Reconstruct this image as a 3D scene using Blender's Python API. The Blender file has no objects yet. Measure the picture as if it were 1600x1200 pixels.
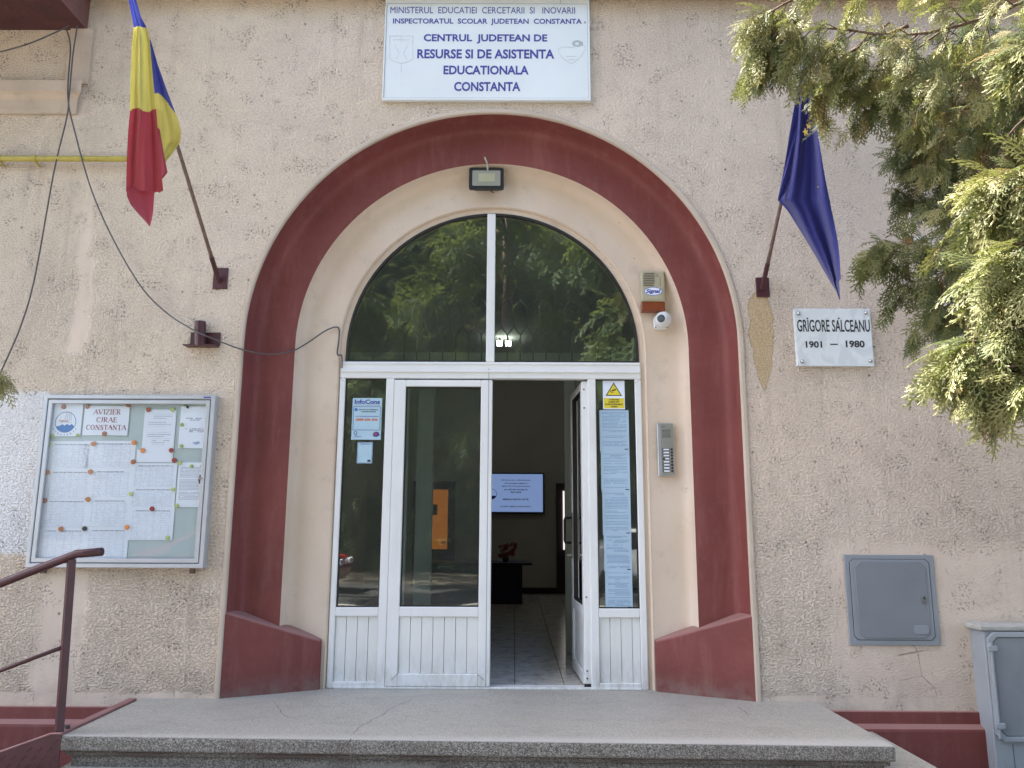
import bpy, bmesh, math, random
import numpy as np
from mathutils import Vector, Matrix

random.seed(7)
rng = np.random.default_rng(7)
S = bpy.context.scene
COL = S.collection
rad = math.radians

# ------------------------------------------------------------------ camera
def cam_matrix(p, y, r):
    cp, sp, cy, sy, cr, sr = math.cos(p), math.sin(p), math.cos(y), math.sin(y), math.cos(r), math.sin(r)
    Rr = np.array([[cr, 0, sr], [0, 1, 0], [-sr, 0, cr]])
    Rp = np.array([[1, 0, 0], [0, cp, -sp], [0, sp, cp]])
    Ry = np.array([[cy, -sy, 0], [sy, cy, 0], [0, 0, 1]])
    return Ry @ Rp @ Rr
CM = cam_matrix(rad(10.156), rad(.2256), rad(-.2683))
CP = np.array([0, -5.3, 1.147])
FL = 1200.0
cd = bpy.data.cameras.new('camera'); cam = bpy.data.objects.new('camera', cd); COL.objects.link(cam)
cd.lens = 27.0; cd.sensor_width = 36; cd.clip_end = 500; cd.clip_start = .05
m = Matrix([[CM[0][0], CM[0][2], -CM[0][1], CP[0]], [CM[1][0], CM[1][2], -CM[1][1], CP[1]],
            [CM[2][0], CM[2][2], -CM[2][1], CP[2]], [0, 0, 0, 1]])
cam.matrix_world = m
S.camera = cam

# ------------------------------------------------------------------ light
W = bpy.data.worlds.new('World'); S.world = W; W.use_nodes = True
SUN_EL, SUN_DIR = rad(52), Vector((-.93, .36))
nt = W.node_tree; bg = nt.nodes['Background']
sky = nt.nodes.new('ShaderNodeTexSky'); sky.sky_type = 'NISHITA'; sky.sun_disc = False
sky.dust_density = 3.5; sky.air_density = .75; sky.ozone_density = .0; sky.sun_elevation = SUN_EL; sky.sun_rotation = math.atan2(SUN_DIR.x, SUN_DIR.y)
nt.links.new(sky.outputs[0], bg.inputs[0]); bg.inputs[1].default_value = .15
ld = bpy.data.lights.new('sun', 'SUN'); ld.energy = 4.4; ld.angle = rad(.5); ld.color = (1, .95, .86)
sun = bpy.data.objects.new('sun', ld); COL.objects.link(sun)
sd = Vector((SUN_DIR.x * math.cos(SUN_EL), SUN_DIR.y * math.cos(SUN_EL), math.sin(SUN_EL))).normalized()
sun.rotation_euler = (-sd).to_track_quat('-Z', 'Y').to_euler()
S.view_settings.view_transform = 'Standard'; S.view_settings.look = 'None'
S.view_settings.exposure = 2.46; S.view_settings.gamma = 1
S.render.engine = 'CYCLES'
S.cycles.max_bounces = 8; S.cycles.transparent_max_bounces = 12

# ------------------------------------------------------------------ node helpers
def col(c): return (c[0], c[1], c[2], 1)
class NT:
    def __init__(s, name):
        s.m = bpy.data.materials.new(name); s.m.use_nodes = True; s.t = s.m.node_tree
        s.b = s.t.nodes['Principled BSDF']; s.out = s.t.nodes['Material Output']
        s.geo = s.t.nodes.new('ShaderNodeNewGeometry'); s.pos = s.geo.outputs['Position']
    def n(s, typ, **kw):
        o = s.t.nodes.new(typ)
        for k, v in kw.items(): setattr(o, k, v)
        return o
    def l(s, a, b):
        if isinstance(a, bpy.types.NodeSocket): s.t.links.new(a, b)
        else: b.default_value = a
    def math(s, op, a, b=0.0, c=None, clamp=False):
        o = s.n('ShaderNodeMath', operation=op, use_clamp=clamp)
        s.l(a, o.inputs[0]); s.l(b, o.inputs[1])
        if c is not None: s.l(c, o.inputs[2])
        return o.outputs[0]
    def noise(s, scale, detail=3, rough=.5, vec=None, dist=0.0, mapscale=None):
        o = s.n('ShaderNodeTexNoise'); o.inputs['Scale'].default_value = scale; o.inputs['Detail'].default_value = detail
        o.inputs['Roughness'].default_value = rough; o.inputs['Distortion'].default_value = dist
        v = vec or s.pos
        if mapscale:
            mp = s.n('ShaderNodeMapping'); mp.inputs['Scale'].default_value = mapscale; s.l(v, mp.inputs[0]); v = mp.outputs[0]
        s.l(v, o.inputs['Vector']); return o.outputs['Fac']
    def vor(s, scale, feature='F1', mapscale=None, rnd=1.0):
        o = s.n('ShaderNodeTexVoronoi', feature=feature); o.inputs['Scale'].default_value = scale; o.inputs['Randomness'].default_value = rnd
        v = s.pos
        if mapscale:
            mp = s.n('ShaderNodeMapping'); mp.inputs['Scale'].default_value = mapscale; s.l(v, mp.inputs[0]); v = mp.outputs[0]
        s.l(v, o.inputs['Vector']); return o
    def ramp(s, f, stops):
        o = s.n('ShaderNodeValToRGB'); e = o.color_ramp.elements
        while len(e) < len(stops): e.new(.5)
        for i, (p, c) in enumerate(stops):
            e[i].position = p; e[i].color = col(c) if not isinstance(c, (int, float)) else (c, c, c, 1)
        s.l(f, o.inputs[0]); return o.outputs[0]
    def mr(s, v, a, b, c=0.0, d=1.0):
        o = s.n('ShaderNodeMapRange'); o.clamp = True
        s.l(v, o.inputs[0])
        for i, q in enumerate((a, b, c, d)): s.l(q, o.inputs[i + 1])
        return o.outputs[0]
    def mix(s, f, a, b, mode='MIX'):
        o = s.n('ShaderNodeMix', data_type='RGBA', blend_type=mode)
        s.l(f, o.inputs[0]); s.l(col(a) if isinstance(a, tuple) else a, o.inputs[6]); s.l(col(b) if isinstance(b, tuple) else b, o.inputs[7])
        return o.outputs[2]
    def bump(s, h, dist=.01, strength=1.0):
        o = s.n('ShaderNodeBump'); o.inputs['Distance'].default_value = dist; s.l(strength, o.inputs['Strength'])
        s.l(h, o.inputs['Height']); s.t.links.new(o.outputs[0], s.b.inputs['Normal'])
    def base(s, c): s.l(col(c) if isinstance(c, tuple) else c, s.b.inputs['Base Color'])
    def set(s, **k):
        for a, v in k.items(): s.l(v, s.b.inputs[a.replace('_', ' ')])
        return s
    def sep(s):
        o = s.n('ShaderNodeSeparateXYZ'); s.l(s.pos, o.inputs[0]); return o.outputs

MATS = {}
def plain(name, c, rough=.5, var=.12, scale=12, metal=0, spec=.5, bump=0, bscale=60, dirt=0):
    if name in MATS: return MATS[name]
    t = NT(name)
    n = t.noise(scale, 4)
    c2 = tuple(max(0, x * (1 - var)) for x in c); c1 = tuple(min(1, x * (1 + var * .6)) for x in c)
    cc = t.ramp(n, [(.3, c2), (.7, c1)])
    if dirt:
        d = t.mr(t.noise(scale * 3.3, 5, .65), .55, .75, 0, dirt)
        cc = t.mix(d, cc, tuple(x * .35 for x in c))
    t.base(cc); t.set(Roughness=t.mr(t.noise(scale * 2, 3), .2, .8, rough * .85, min(1, rough * 1.15)), Metallic=metal)
    t.b.inputs['Specular IOR Level'].default_value = spec
    if bump: t.bump(t.noise(bscale, 3), bump)
    MATS[name] = t.m; return t.m
def emit(name, c, e):
    t = NT(name); t.base(c); t.b.inputs['Emission Color'].default_value = col(c); t.b.inputs['Emission Strength'].default_value = e
    t.set(Roughness=.3); MATS[name] = t.m; return t.m

def stucco():
    t = NT('rough cast render'); x, y, z = t.sep()
    big = t.noise(.9, 3); med = t.noise(5, 4)
    # cream towards the left and the top, pinker lower right
    warm = t.mix(t.mr(x, -2.5, 2.6), (.80, .675, .525), (.74, .61, .505))
    warm = t.mix(t.math('MULTIPLY', t.mr(z, 1.9, .4), t.mr(x, 2.2, -1.0)), warm, (.74, .59, .445))
    base = t.mix(t.mr(big, .35, .65, 0, .55), warm, (.77, .67, .56))
    base = t.mix(t.mr(med, .4, .75, 0, .3), base, (.58, .48, .39))
    # relief: worm-like grooves
    gA = t.noise(66, 2, .5, dist=.15, mapscale=(1, 1, 1.5))
    gB = t.noise(56, 2, .5, dist=.2, mapscale=(1, 1, 1.55))
    low = t.mr(z, 2.6, 1.2)
    gM = t.math('ADD', t.math('MULTIPLY', gB, low), t.math('MULTIPLY', gA, t.math('SUBTRACT', 1.0, low)))
    relief = t.mr(gM, .36, .56)
    # smooth patches
    wob = t.math('MULTIPLY', t.math('SUBTRACT', t.noise(3.2, 3), .5), .16)
    wob2 = t.math('MULTIPLY', t.math('SUBTRACT', t.noise(11, 3), .5), .07)
    def rect(x0, x1, z0, z1, soft=.03, slant=0.0, w=1.0):
        xx = t.math('ADD', t.math('ADD', x, t.math('MULTIPLY', wob, w)), t.math('ADD', wob2, t.math('MULTIPLY', z, slant)))
        zz = t.math('ADD', z, wob2)
        a = t.math('MULTIPLY', t.mr(xx, x0 - soft, x0 + soft), t.mr(xx, x1 + soft, x1 - soft))
        b = t.math('MULTIPLY', t.mr(zz, z0 - soft, z0 + soft), t.mr(zz, z1 + soft, z1 - soft))
        return t.math('MULTIPLY', a, b)
    hatch = t.math('MULTIPLY', rect(2.10, 5.6, -.1, 1.02, .05), .92)
    fillet = rect(-5, 5, -.2, .045, .015, w=0)
    vert = rect(-3.17, -2.86, -.05, .80, .03)
    seam = rect(-3.215, -3.10, 2.3, 3.02, .02, -.02)
    seam2 = rect(-3.17, -3.08, 2.95, 3.6, .02, 0.0)
    white = rect(-4.6, -3.25, .92, 2.03, .02, w=.3)
    pil = rect(-3.40, -3.22, 4.1, 4.84, .01, w=0)
    smooth = hatch
    for q in (fillet, vert, seam, seam2, pil): smooth = t.math('MAXIMUM', smooth, q)
    rough = t.math('SUBTRACT', 1.0, t.math('MULTIPLY', smooth, .93))
    coarse = t.math('MULTIPLY', t.mr(z, 3.3, 1.2, .6, .8), t.mr(t.noise(1.1, 4), .3, .7, .6, 1.15))
    # dirt held in the pits, darkened further to paint in the relief shade
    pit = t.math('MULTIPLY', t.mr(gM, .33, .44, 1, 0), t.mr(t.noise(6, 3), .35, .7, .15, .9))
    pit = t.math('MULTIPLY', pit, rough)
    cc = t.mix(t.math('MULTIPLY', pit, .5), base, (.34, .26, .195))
    cc = t.mix(t.math('MULTIPLY', smooth, .5), cc, t.ramp(t.noise(3, 5, .65), [(.35, (.54, .44, .365)), (.65, (.62, .525, .45))]))
    cc = t.mix(t.math('MULTIPLY', white, .92), cc, t.mix(t.math('MULTIPLY', pit, .7), (.86, .86, .86), (.6, .58, .57)))
    # grime blotches and specks
    bl = t.math('MULTIPLY', t.mr(t.noise(2.6, 6, .72), .56, .74), t.mr(t.noise(38, 3, .6), .42, .66))
    cc = t.mix(t.math('MULTIPLY', bl, .7), cc, (.15, .12, .10))
    sp = t.vor(9); spk = t.mr(t.math('ADD', sp.outputs['Distance'], t.math('MULTIPLY', wob2, 1.5)), .04, .11, 1, 0)
    spk = t.math('MULTIPLY', spk, t.mr(t.noise(1.7, 2), .40, .55))
    cl = t.math('MULTIPLY', t.mr(t.noise(5.5, 3, .6), .53, .62), t.mr(t.noise(60, 2, .6), .52, .60))
    spk = t.math('MAXIMUM', spk, t.math('MULTIPLY', cl, .8))
    cc = t.mix(t.math('MULTIPLY', spk, .75), cc, (.13, .10, .08))
    # run of patched mortar below the right flag bracket
    rx = t.math('DIVIDE', t.math('ADD', t.math('SUBTRACT', x, 1.745), t.math('MULTIPLY', wob2, .9)), t.mr(z, 2.08, 2.42, .035, .088))
    rz = t.math('DIVIDE', t.math('SUBTRACT', z, 2.42), .36)
    el = t.math('ADD', t.math('MULTIPLY', rx, rx), t.math('POWER', t.math('ABSOLUTE', rz), 4))
    rim = t.math('MULTIPLY', t.mr(el, .8, .95), t.mr(el, 1.02, 1.12, 1, 0))
    cc = t.mix(t.mr(el, .9, 1.05, .8, 0), cc, t.mix(t.math('MULTIPLY', pit, .7), (.60, .44, .235), (.33, .23, .12)))
    cc = t.mix(t.math('MULTIPLY', rim, .35), cc, (.25, .18, .11))
    stk = t.math('MULTIPLY', t.mr(t.noise(3.0, 4, .6, mapscale=(3.5, 1, .22)), .52, .72), t.mr(t.noise(1.3, 3), .4, .62))
    cc = t.mix(t.math('MULTIPLY', stk, .30), cc, (.33, .27, .215))
    foot = t.math('MULTIPLY', t.mr(z, .55, .0), t.mr(t.noise(4.5, 5, .7), .45, .68))
    cc = t.mix(t.math('MULTIPLY', foot, .35), cc, (.30, .235, .20))
    # hairline cracks in the smooth coats
    ck = t.vor(2.3, 'DISTANCE_TO_EDGE'); ckm = t.math('MULTIPLY', t.mr(t.math('ADD', ck.outputs['Distance'], t.math('MULTIPLY', wob2, .4)), .0, .008, 1, 0), smooth)
    ckm = t.math('MULTIPLY', ckm, t.mr(t.noise(3.2, 2), .54, .6))
    cc = t.mix(t.math('MULTIPLY', ckm, .75), cc, (.16, .12, .10))
    t.base(cc); t.set(Roughness=.93); t.b.inputs['Specular IOR Level'].default_value = .2
    h = t.math('ADD', relief, t.math('MULTIPLY', t.noise(95, 2), .25))
    h = t.math('MULTIPLY', t.math('MULTIPLY', h, rough), coarse)
    h = t.math('ADD', h, t.math('MULTIPLY', t.noise(9, 4), .35))
    t.bump(h, .0135, 1.0)
    return t.m
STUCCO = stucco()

def red_paint():
    t = NT('oxblood plaster paint'); n = t.noise(2.2, 4); n2 = t.noise(16, 5, .65)
    c = t.ramp(n, [(.3, (.155, .036, .031)), (.7, (.20, .049, .042))])
    c = t.mix(t.mr(n2, .5, .8, 0, .35), c, (.25, .09, .08))
    c = t.mix(t.mr(t.noise(60, 3), .68, .78, 0, .7), c, (.10, .03, .03))
    c = t.mix(t.math('MULTIPLY', t.mr(t.noise(3.2, 5, .7, mapscale=(3, 3, .5)), .5, .7), .45), c, (.27, .105, .09))
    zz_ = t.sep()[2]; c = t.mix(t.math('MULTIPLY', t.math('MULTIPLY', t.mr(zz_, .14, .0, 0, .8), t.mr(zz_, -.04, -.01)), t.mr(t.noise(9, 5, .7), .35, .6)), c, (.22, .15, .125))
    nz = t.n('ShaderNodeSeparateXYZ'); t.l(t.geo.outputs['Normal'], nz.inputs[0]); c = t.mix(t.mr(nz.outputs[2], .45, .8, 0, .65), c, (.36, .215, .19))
    t.base(c); t.set(Roughness=.68); t.bump(t.math('ADD', t.noise(7, 3), t.math('MULTIPLY', t.noise(45, 3), .3)), .004); return t.m
RED = red_paint()
def beige_paint(name, a, b):
    t = NT(name); n = t.noise(1.8, 4)
    c = t.ramp(n, [(.3, a), (.7, b)])
    c = t.mix(t.mr(t.noise(6, 6, .7), .55, .8, 0, .5), c, tuple(q * .62 for q in a))
    sp = t.vor(8); spk = t.math('MULTIPLY', t.mr(sp.outputs['Distance'], .03, .06, 1, 0), t.mr(t.noise(2.5, 2), .5, .62))
    c = t.mix(t.math('MULTIPLY', spk, .8), c, (.12, .08, .06))
    t.base(c); t.set(Roughness=.8); t.bump(t.math('ADD', t.noise(5, 3), t.math('MULTIPLY', t.noise(70, 3), .2)), .004); return t.m
BEIGE = beige_paint('smooth beige plaster', (.62, .50, .385), (.69, .58, .47))
RIM = beige_paint('pale plaster rim', (.47, .39, .31), (.57, .48, .39))
PVC = plain('white pvc', (.80, .81, .80), .32, .05, 3, dirt=.05)
def pvc(name, c):
    t = NT(name); z = t.sep()[2]
    b = t.ramp(t.noise(4, 4), [(.3, tuple(q * .95 for q in c)), (.7, c)])
    d = t.math('MULTIPLY', t.mr(z, .30, .02), t.mr(t.noise(8, 5, .7, mapscale=(2, 2, .7)), .42, .66))
    b = t.mix(t.math('MULTIPLY', d, .55), b, (.42, .38, .32))
    d2 = t.math('MULTIPLY', t.mr(t.noise(2.2, 5, .65, mapscale=(4, 4, .6)), .55, .75), .16)
    t.base(t.mix(d2, b, (.45, .43, .38))); t.set(Roughness=.36); return t.m
PVC = pvc('white pvc', (.80, .81, .80))
PVCB = pvc('white pvc board', (.765, .775, .75)); PVCB_ = plain('white pvc board', (.76, .77, .75), .4, .06, 5, dirt=.10)
GASKET = plain('black gasket', (.02, .018, .016), .6)
DGREY = plain('dark grey metal', (.05, .05, .052), .45)
BLACK = plain('black plastic', (.018, .018, .02), .35)
REDMET = plain('dark red steel paint', (.075, .023, .027), .42, .2, 9, dirt=.35)
REDMETL = plain('worn red steel edge', (.27, .13, .125), .5, .2, 9, dirt=.25)
RUST = plain('rusty pole steel', (.17, .11, .085), .6, .35, 25, dirt=.5)
YEL = plain('yellow gas pipe paint', (.45, .37, .07), .45, .15, 20, dirt=.35)
CABLE = plain('grey cable', (.09, .085, .085), .6)
ALU = plain('aluminium', (.52, .54, .56), .35, .06, 6, metal=.35)
ALUD = plain('aluminium groove', (.16, .17, .18), .5)
BOARD = plain('pale green board', (.48, .56, .58), .6, .05, 2)
PAPER = plain('white paper', (.79, .835, .94), .85, .03, 5)
PAPERB = plain('bluish paper', (.40, .54, .67), .7, .06, 5)
INK = plain('grey print', (.36, .38, .45), .9)
INKF = plain('faint print', (.65, .69, .80), .9)
INKD = plain('black print', (.03, .03, .035), .8)
INKR = plain('dark red print', (.30, .035, .05), .8)
BLUEINK = plain('blue print', (.05, .19, .52), .8)
NAVY = plain('sign blue', (.055, .06, .30), .6)
ORANGEINK = plain('orange print', (.62, .16, .06), .8)
SIGNW = plain('white enamel sign', (.72, .77, .78), .38, .05, 2, dirt=.05)
EMB = plain('faded emblem', (.60, .66, .66), .6)
MARB = None
def marble():
    t = NT('white marble'); n = t.noise(3, 5, .6, dist=1.5, mapscale=(2, 1, 1))
    t.base(t.ramp(n, [(.42, (.60, .65, .67)), (.5, (.70, .745, .76)), (.6, (.66, .71, .73))])); t.set(Roughness=.35); return t.m
MARB = marble()
def terrazzo(name, worn):
    t = NT(name)
    v = t.vor(170 if worn else 185); r = t.n('ShaderNodeSeparateColor'); t.l(v.outputs['Color'], r.inputs[0])
    chips = t.ramp(r.outputs[0], [(0, (.055, .05, .043)), (.3, (.125, .115, .10)), (.55, (.22, .205, .18)), (.8, (.37, .35, .31))]) if not worn else t.ramp(r.outputs[0], [(0, (.23, .215, .18)), (.3, (.34, .32, .275)), (.7, (.43, .41, .355)), (1, (.48, .46, .40))])
    e = t.mr(v.outputs['Distance'], .55, .8)
    c = t.mix(e, chips, (.37, .35, .30) if worn else (.17, .155, .13))
    big = t.noise(1.4, 5, .6)
    c = t.mix(t.mr(big, .4, .75, 0, .45), c, tuple(x for x in ((.37, .35, .32) if worn else (.10, .09, .08))))
    if worn:
        c = t.mix(t.mr(t.noise(26, 4, .7), .60, .72, 0, .35), c, (.20, .185, .165))
        c = t.mix(t.mr(t.noise(2.6, 6, .75, mapscale=(1, 2, 1)), .50, .72, 0, .5), c, (.24, .225, .195))
        c = t.mix(t.mr(t.noise(75, 2), .66, .72, 0, .6), c, (.12, .11, .10))
        x, y, z = t.sep()
        c = t.mix(t.mr(y, -.84, -.93, 0, .45), c, (.56, .55, .53))
    else:
        c = t.mix(t.mr(t.noise(3, 5, .7), .55, .72, 0, .5), c, (.10, .065, .05))
        z = t.sep()[2]; seam = t.math('MULTIPLY', t.mr(z, -.066, -.080), t.mr(z, -.125, -.098)); c = t.mix(t.math('MULTIPLY', seam, t.mr(t.noise(2.2, 4, mapscale=(1, 1, 4)), .35, .6, .25, .85)), c, (.075, .05, .038))
        c = t.mix(t.math('MULTIPLY', t.mr(z, -.125, -.14), t.mr(t.noise(1.1, 4), .50, .54, 0, .7)), c, (.30, .28, .24))
    t.base(c); t.set(Roughness=t.mr(t.noise(4, 4), .3, .7, .5, .7) if worn else .75)
    t.bump(t.math('ADD', v.outputs['Distance'], t.noise(12, 3)), .0012 if worn else .005); return t.m
TERT = terrazzo('worn terrazzo', True); TERF = terrazzo('washed terrazzo edge', False)
def glass(name='window glass', tint=(.80, .86, .83), k=1.0):
    t = NT(name); t.t.nodes.remove(t.b)
    tr = t.n('ShaderNodeBsdfTransparent'); tr.inputs[0].default_value = col(tint)
    gl = t.n('ShaderNodeBsdfGlossy'); gl.inputs['Roughness'].default_value = .012; gl.inputs[0].default_value = (1, 1, 1, 1)
    bp = t.n('ShaderNodeBump'); bp.inputs['Distance'].default_value = .004; t.l(t.noise(1.3, 1), bp.inputs['Height']); t.l(bp.outputs[0], gl.inputs['Normal'])
    fr = t.n('ShaderNodeFresnel'); fr.inputs[0].default_value = 1.52
    f = t.math('MULTIPLY', fr.outputs[0], 2.4 * k, clamp=True)
    df = t.n('ShaderNodeBsdfDiffuse'); df.inputs[0].default_value = (.46, .50, .47, 1)
    m2 = t.n('ShaderNodeMixShader'); t.l(t.mr(t.noise(2.5, 4, .6), .3, .7, .030 * k, .055 * k), m2.inputs[0]); t.l(tr.outputs[0], m2.inputs[1]); t.l(df.outputs[0], m2.inputs[2])
    mx = t.n('ShaderNodeMixShader'); t.l(f, mx.inputs[0]); t.l(m2.outputs[0], mx.inputs[1]); t.l(gl.outputs[0], mx.inputs[2])
    t.l(mx.outputs[0], t.out.inputs[0]); return t.m
GLASS = glass(); BGLASS = glass('notice board glass', (.985, .995, .99), .14)
HATCH = plain('grey blue enamel', (.25, .275, .305), .5, .08, 3, dirt=.08)
HATCH2 = plain('grey blue enamel panel', (.195, .215, .24), .45, .08, 3, dirt=.08)
CABM = plain('grey cabinet paint', (.32, .35, .38), .5, .12, 2.5, dirt=.2)
CABL = plain('pale mortar lid', (.42, .42, .39), .8, .2, 9, bump=.004)
BALC = plain('dark red balcony underside', (.085, .028, .03), .7, .3, 6, bump=.006, bscale=20, dirt=.4)
BALCS = plain('red balcony sides', (.19, .085, .075), .8, .3, 6, bump=.006, bscale=20, dirt=.5)
MOULD = plain('moulding plaster', (.55, .45, .355), .85, .15, 4, dirt=.3, bump=.003)
MOULDS = plain('brown cornice underside', (.40, .28, .16), .85, .15, 4, dirt=.3)  # one brown tone over the whole string course
SIREN = plain('aged ivory plastic', (.44, .40, .285), .4, .06, 8)
SIRENR = plain('amber red lens', (.22, .055, .022), .3, .15, 12)
CAMW = plain('white camera plastic', (.70, .72, .72), .25, .04)
LENS = plain('camera lens', (.008, .009, .012), .08)
ICOM = plain('anodised intercom metal', (.33, .33, .30), .4, .06, 9, metal=.4)
ICOML = plain('intercom edge metal', (.45, .47, .49), .35, .06, 9, metal=.4)
SILV = plain('silver hardware', (.5, .5, .5), .25, metal=1.0)
FLOODG = plain('floodlight reflector', (.30, .30, .25), .35, .05)
FLOODL = plain('floodlight diode plate', (.42, .41, .27), .4, .05)
INTW = plain('interior wall paint', (.60, .59, .52), .85, .05, 2)
INTD = plain('interior dark joinery', (.045, .03, .03), .6)
INTP = plain('grey painted post', (.50, .54, .50), .6, .05)
DESK = plain('dark blue desk', (.018, .018, .055), .5)
def tilemat():
    t = NT('marbled floor tile'); n = t.noise(9, 6, .65, dist=.8)
    c = t.ramp(n, [(.35, (.45, .41, .35)), (.5, (.64, .60, .52)), (.7, (.72, .68, .61))])
    t.base(c); t.set(Roughness=.22); return t.m
TILE = tilemat()
GROUT = plain('grout', (.07, .065, .06), .9)
SCREEN = emit('screen picture', (.26, .38, .70), .115)
SCRINK = plain('screen text', (.01, .01, .05), .5)
LAMP = emit('lit ceiling lamp', (1, 1, .93), 8.0)
ORNG = emit('glowing orange door', (.85, .25, .03), .07)  # door panel glows by itself in place of light falling on it
STRIPL = emit('daylit window', (.9, .82, .80), .22)
def cloth(name, c, c2=None):
    t = NT(name); w = t.noise(90, 2); n = t.noise(5, 3)
    t.base(t.ramp(n, [(.3, tuple(x * .9 for x in c)), (.7, c)])); t.set(Roughness=.75)
    t.b.inputs['Sheen Weight'].default_value = .2
    t.bump(t.math('ADD', t.noise(22, 3, mapscale=(2, 2, .5)), t.math('MULTIPLY', w, .15)), .006)
    tl = t.n('ShaderNodeBsdfTranslucent'); tl.inputs[0].default_value = col(c)
    mx = t.n('ShaderNodeMixShader'); mx.inputs[0].default_value = .28
    t.l(t.b.outputs[0], mx.inputs[1]); t.l(tl.outputs[0], mx.inputs[2]); t.l(mx.outputs[0], t.out.inputs[0]); return t.m
CBLUE = cloth('blue flag cloth', (.05, .065, .34)); CYEL = cloth('yellow flag cloth', (.60, .56, .15)); CRED = cloth('red flag cloth', (.36, .045, .065))
EBLUE = cloth('deep blue flag cloth', (.035, .042, .25)); CHEM = cloth('pale hem cloth', (.45, .47, .55))
STAR = plain('golden star', (.70, .52, .14), .7)

# ------------------------------------------------------------------ geometry helpers
def at(px, py, Y=0.0):
    d = CM @ np.array([(px - 800) / FL, 1, (600 - py) / FL]); t = (Y - CP[1]) / d[1]
    return Vector(CP + d * t)
def X(pts, Y=0.0): return sum(at(p[0], p[1], Y).x for p in pts) / len(pts)
def Z(pts, Y=0.0): return sum(at(p[0], p[1], Y).z for p in pts) / len(pts)
def props(o, label=None, cat=None, group=None, kind=None):
    if label: o['label'] = label
    if cat: o['category'] = cat
    if group: o['group'] = group
    if kind: o['kind'] = kind
    return o
def thing(name, loc, label, cat, group=None):
    o = bpy.data.objects.new(name, None); COL.objects.link(o); o.location = loc
    o.empty_display_size = .1
    return props(o, label, cat, group)
class MB:
    def __init__(s): s.v = []; s.f = []; s.mi = []; s.cur = 0
    def add(s, vs, fs):
        b = len(s.v); s.v += [tuple(v) for v in vs]; s.f += [tuple(b + i for i in f) for f in fs]; s.mi += [s.cur] * len(fs)
    def box(s, x0, x1, y0, y1, z0, z1):
        if x1 < x0: x0, x1 = x1, x0
        s.add([(x0, y0, z0), (x1, y0, z0), (x1, y1, z0), (x0, y1, z0), (x0, y0, z1), (x1, y0, z1), (x1, y1, z1), (x0, y1, z1)],
              [(3, 2, 1, 0), (4, 5, 6, 7), (0, 1, 5, 4), (1, 2, 6, 5), (2, 3, 7, 6), (3, 0, 4, 7)])
        return s
    def prism(s, poly, y0, y1):                   # poly in XZ, counter-clockwise seen from the front (-Y)
        n = len(poly)
        s.add([(p[0], y0, p[1]) for p in poly] + [(p[0], y1, p[1]) for p in poly],
              [tuple(range(n)), tuple(range(2 * n - 1, n - 1, -1))] + [((i + 1) % n, i, n + i, n + (i + 1) % n) for i in range(n)])
        return s
    def ring(s, outer, inner, y0, y1):            # same count polygons, front ring + walls
        n = len(outer)
        vs = [(p[0], y0, p[1]) for p in outer] + [(p[0], y0, p[1]) for p in inner] + [(p[0], y1, p[1]) for p in outer] + [(p[0], y1, p[1]) for p in inner]
        fs = []
        for i in range(n):
            j = (i + 1) % n
            fs += [(i, j, n + j, n + i), (2 * n + j, 2 * n + i, 3 * n + i, 3 * n + j), (j, i, 2 * n + i, 2 * n + j), (n + i, n + j, 3 * n + j, 3 * n + i)]
        s.add(vs, fs); return s
    def tube(s, pts, r, n=8, closed_caps=True):
        pts = [Vector(p) for p in pts]; k = len(pts); rs = r if isinstance(r, (list, tuple)) else [r] * k
        vs = []; up = None
        for i, p in enumerate(pts):
            t = (pts[min(i + 1, k - 1)] - pts[max(i - 1, 0)]).normalized()
            if up is None:
                up = Vector((0, 0, 1)) if abs(t.z) < .9 else Vector((1, 0, 0))
            a = t.cross(up).normalized(); b = a.cross(t).normalized(); up = b
            for j in range(n):
                q = 2 * math.pi * j / n; vs.append(p + (a * math.cos(q) + b * math.sin(q)) * rs[i])
        fs = [(i * n + j, i * n + (j + 1) % n, (i + 1) * n + (j + 1) % n, (i + 1) * n + j) for i in range(k - 1) for j in range(n)]
        if closed_caps: fs += [tuple(range(n))[::-1], tuple((k - 1) * n + j for j in range(n))]
        s.add(vs, fs); return s
    def build(s, name, mats, parent=None, bevel=0, smooth=False, seg=1):
        me = bpy.data.meshes.new(name); me.from_pydata(s.v, [], s.f)
        mats = mats if isinstance(mats, (list, tuple)) else [mats]
        for q in mats: me.materials.append(q)
        if len(mats) > 1: me.polygons.foreach_set('material_index', s.mi)
        me.update()
        if bevel:
            b = bmesh.new(); b.from_mesh(me); bmesh.ops.remove_doubles(b, verts=b.verts, dist=1e-5)
            es = [e for e in b.edges if len(e.link_faces) == 2 and e.calc_face_angle(0) > .5]
            bmesh.ops.bevel(b, geom=es, offset=bevel, segments=seg, profile=.5, affect='EDGES', clamp_overlap=True)
            b.to_mesh(me); b.free()
        if smooth: me.polygons.foreach_set('use_smooth', [True] * len(me.polygons))
        o = bpy.data.objects.new(name, me); COL.objects.link(o)
        if parent is not None:
            o.parent = parent; off = parent_world(parent)
            if off.length > 0: me.transform(Matrix.Translation(-off))
        return o
def parent_world(p):
    v = Vector((0, 0, 0))
    while p is not None: v += Vector(p.location); p = p.parent
    return v
def circ(cx, cz, r, n=16, rz=None): return [(cx + r * math.cos(2 * math.pi * i / n), cz + (rz or r) * math.sin(2 * math.pi * i / n)) for i in range(n)]
def disc(cx, cz, r, y0, y1, n=16, rz=None): return MB().prism(circ(cx, cz, r, n, rz), y0, y1)
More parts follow.
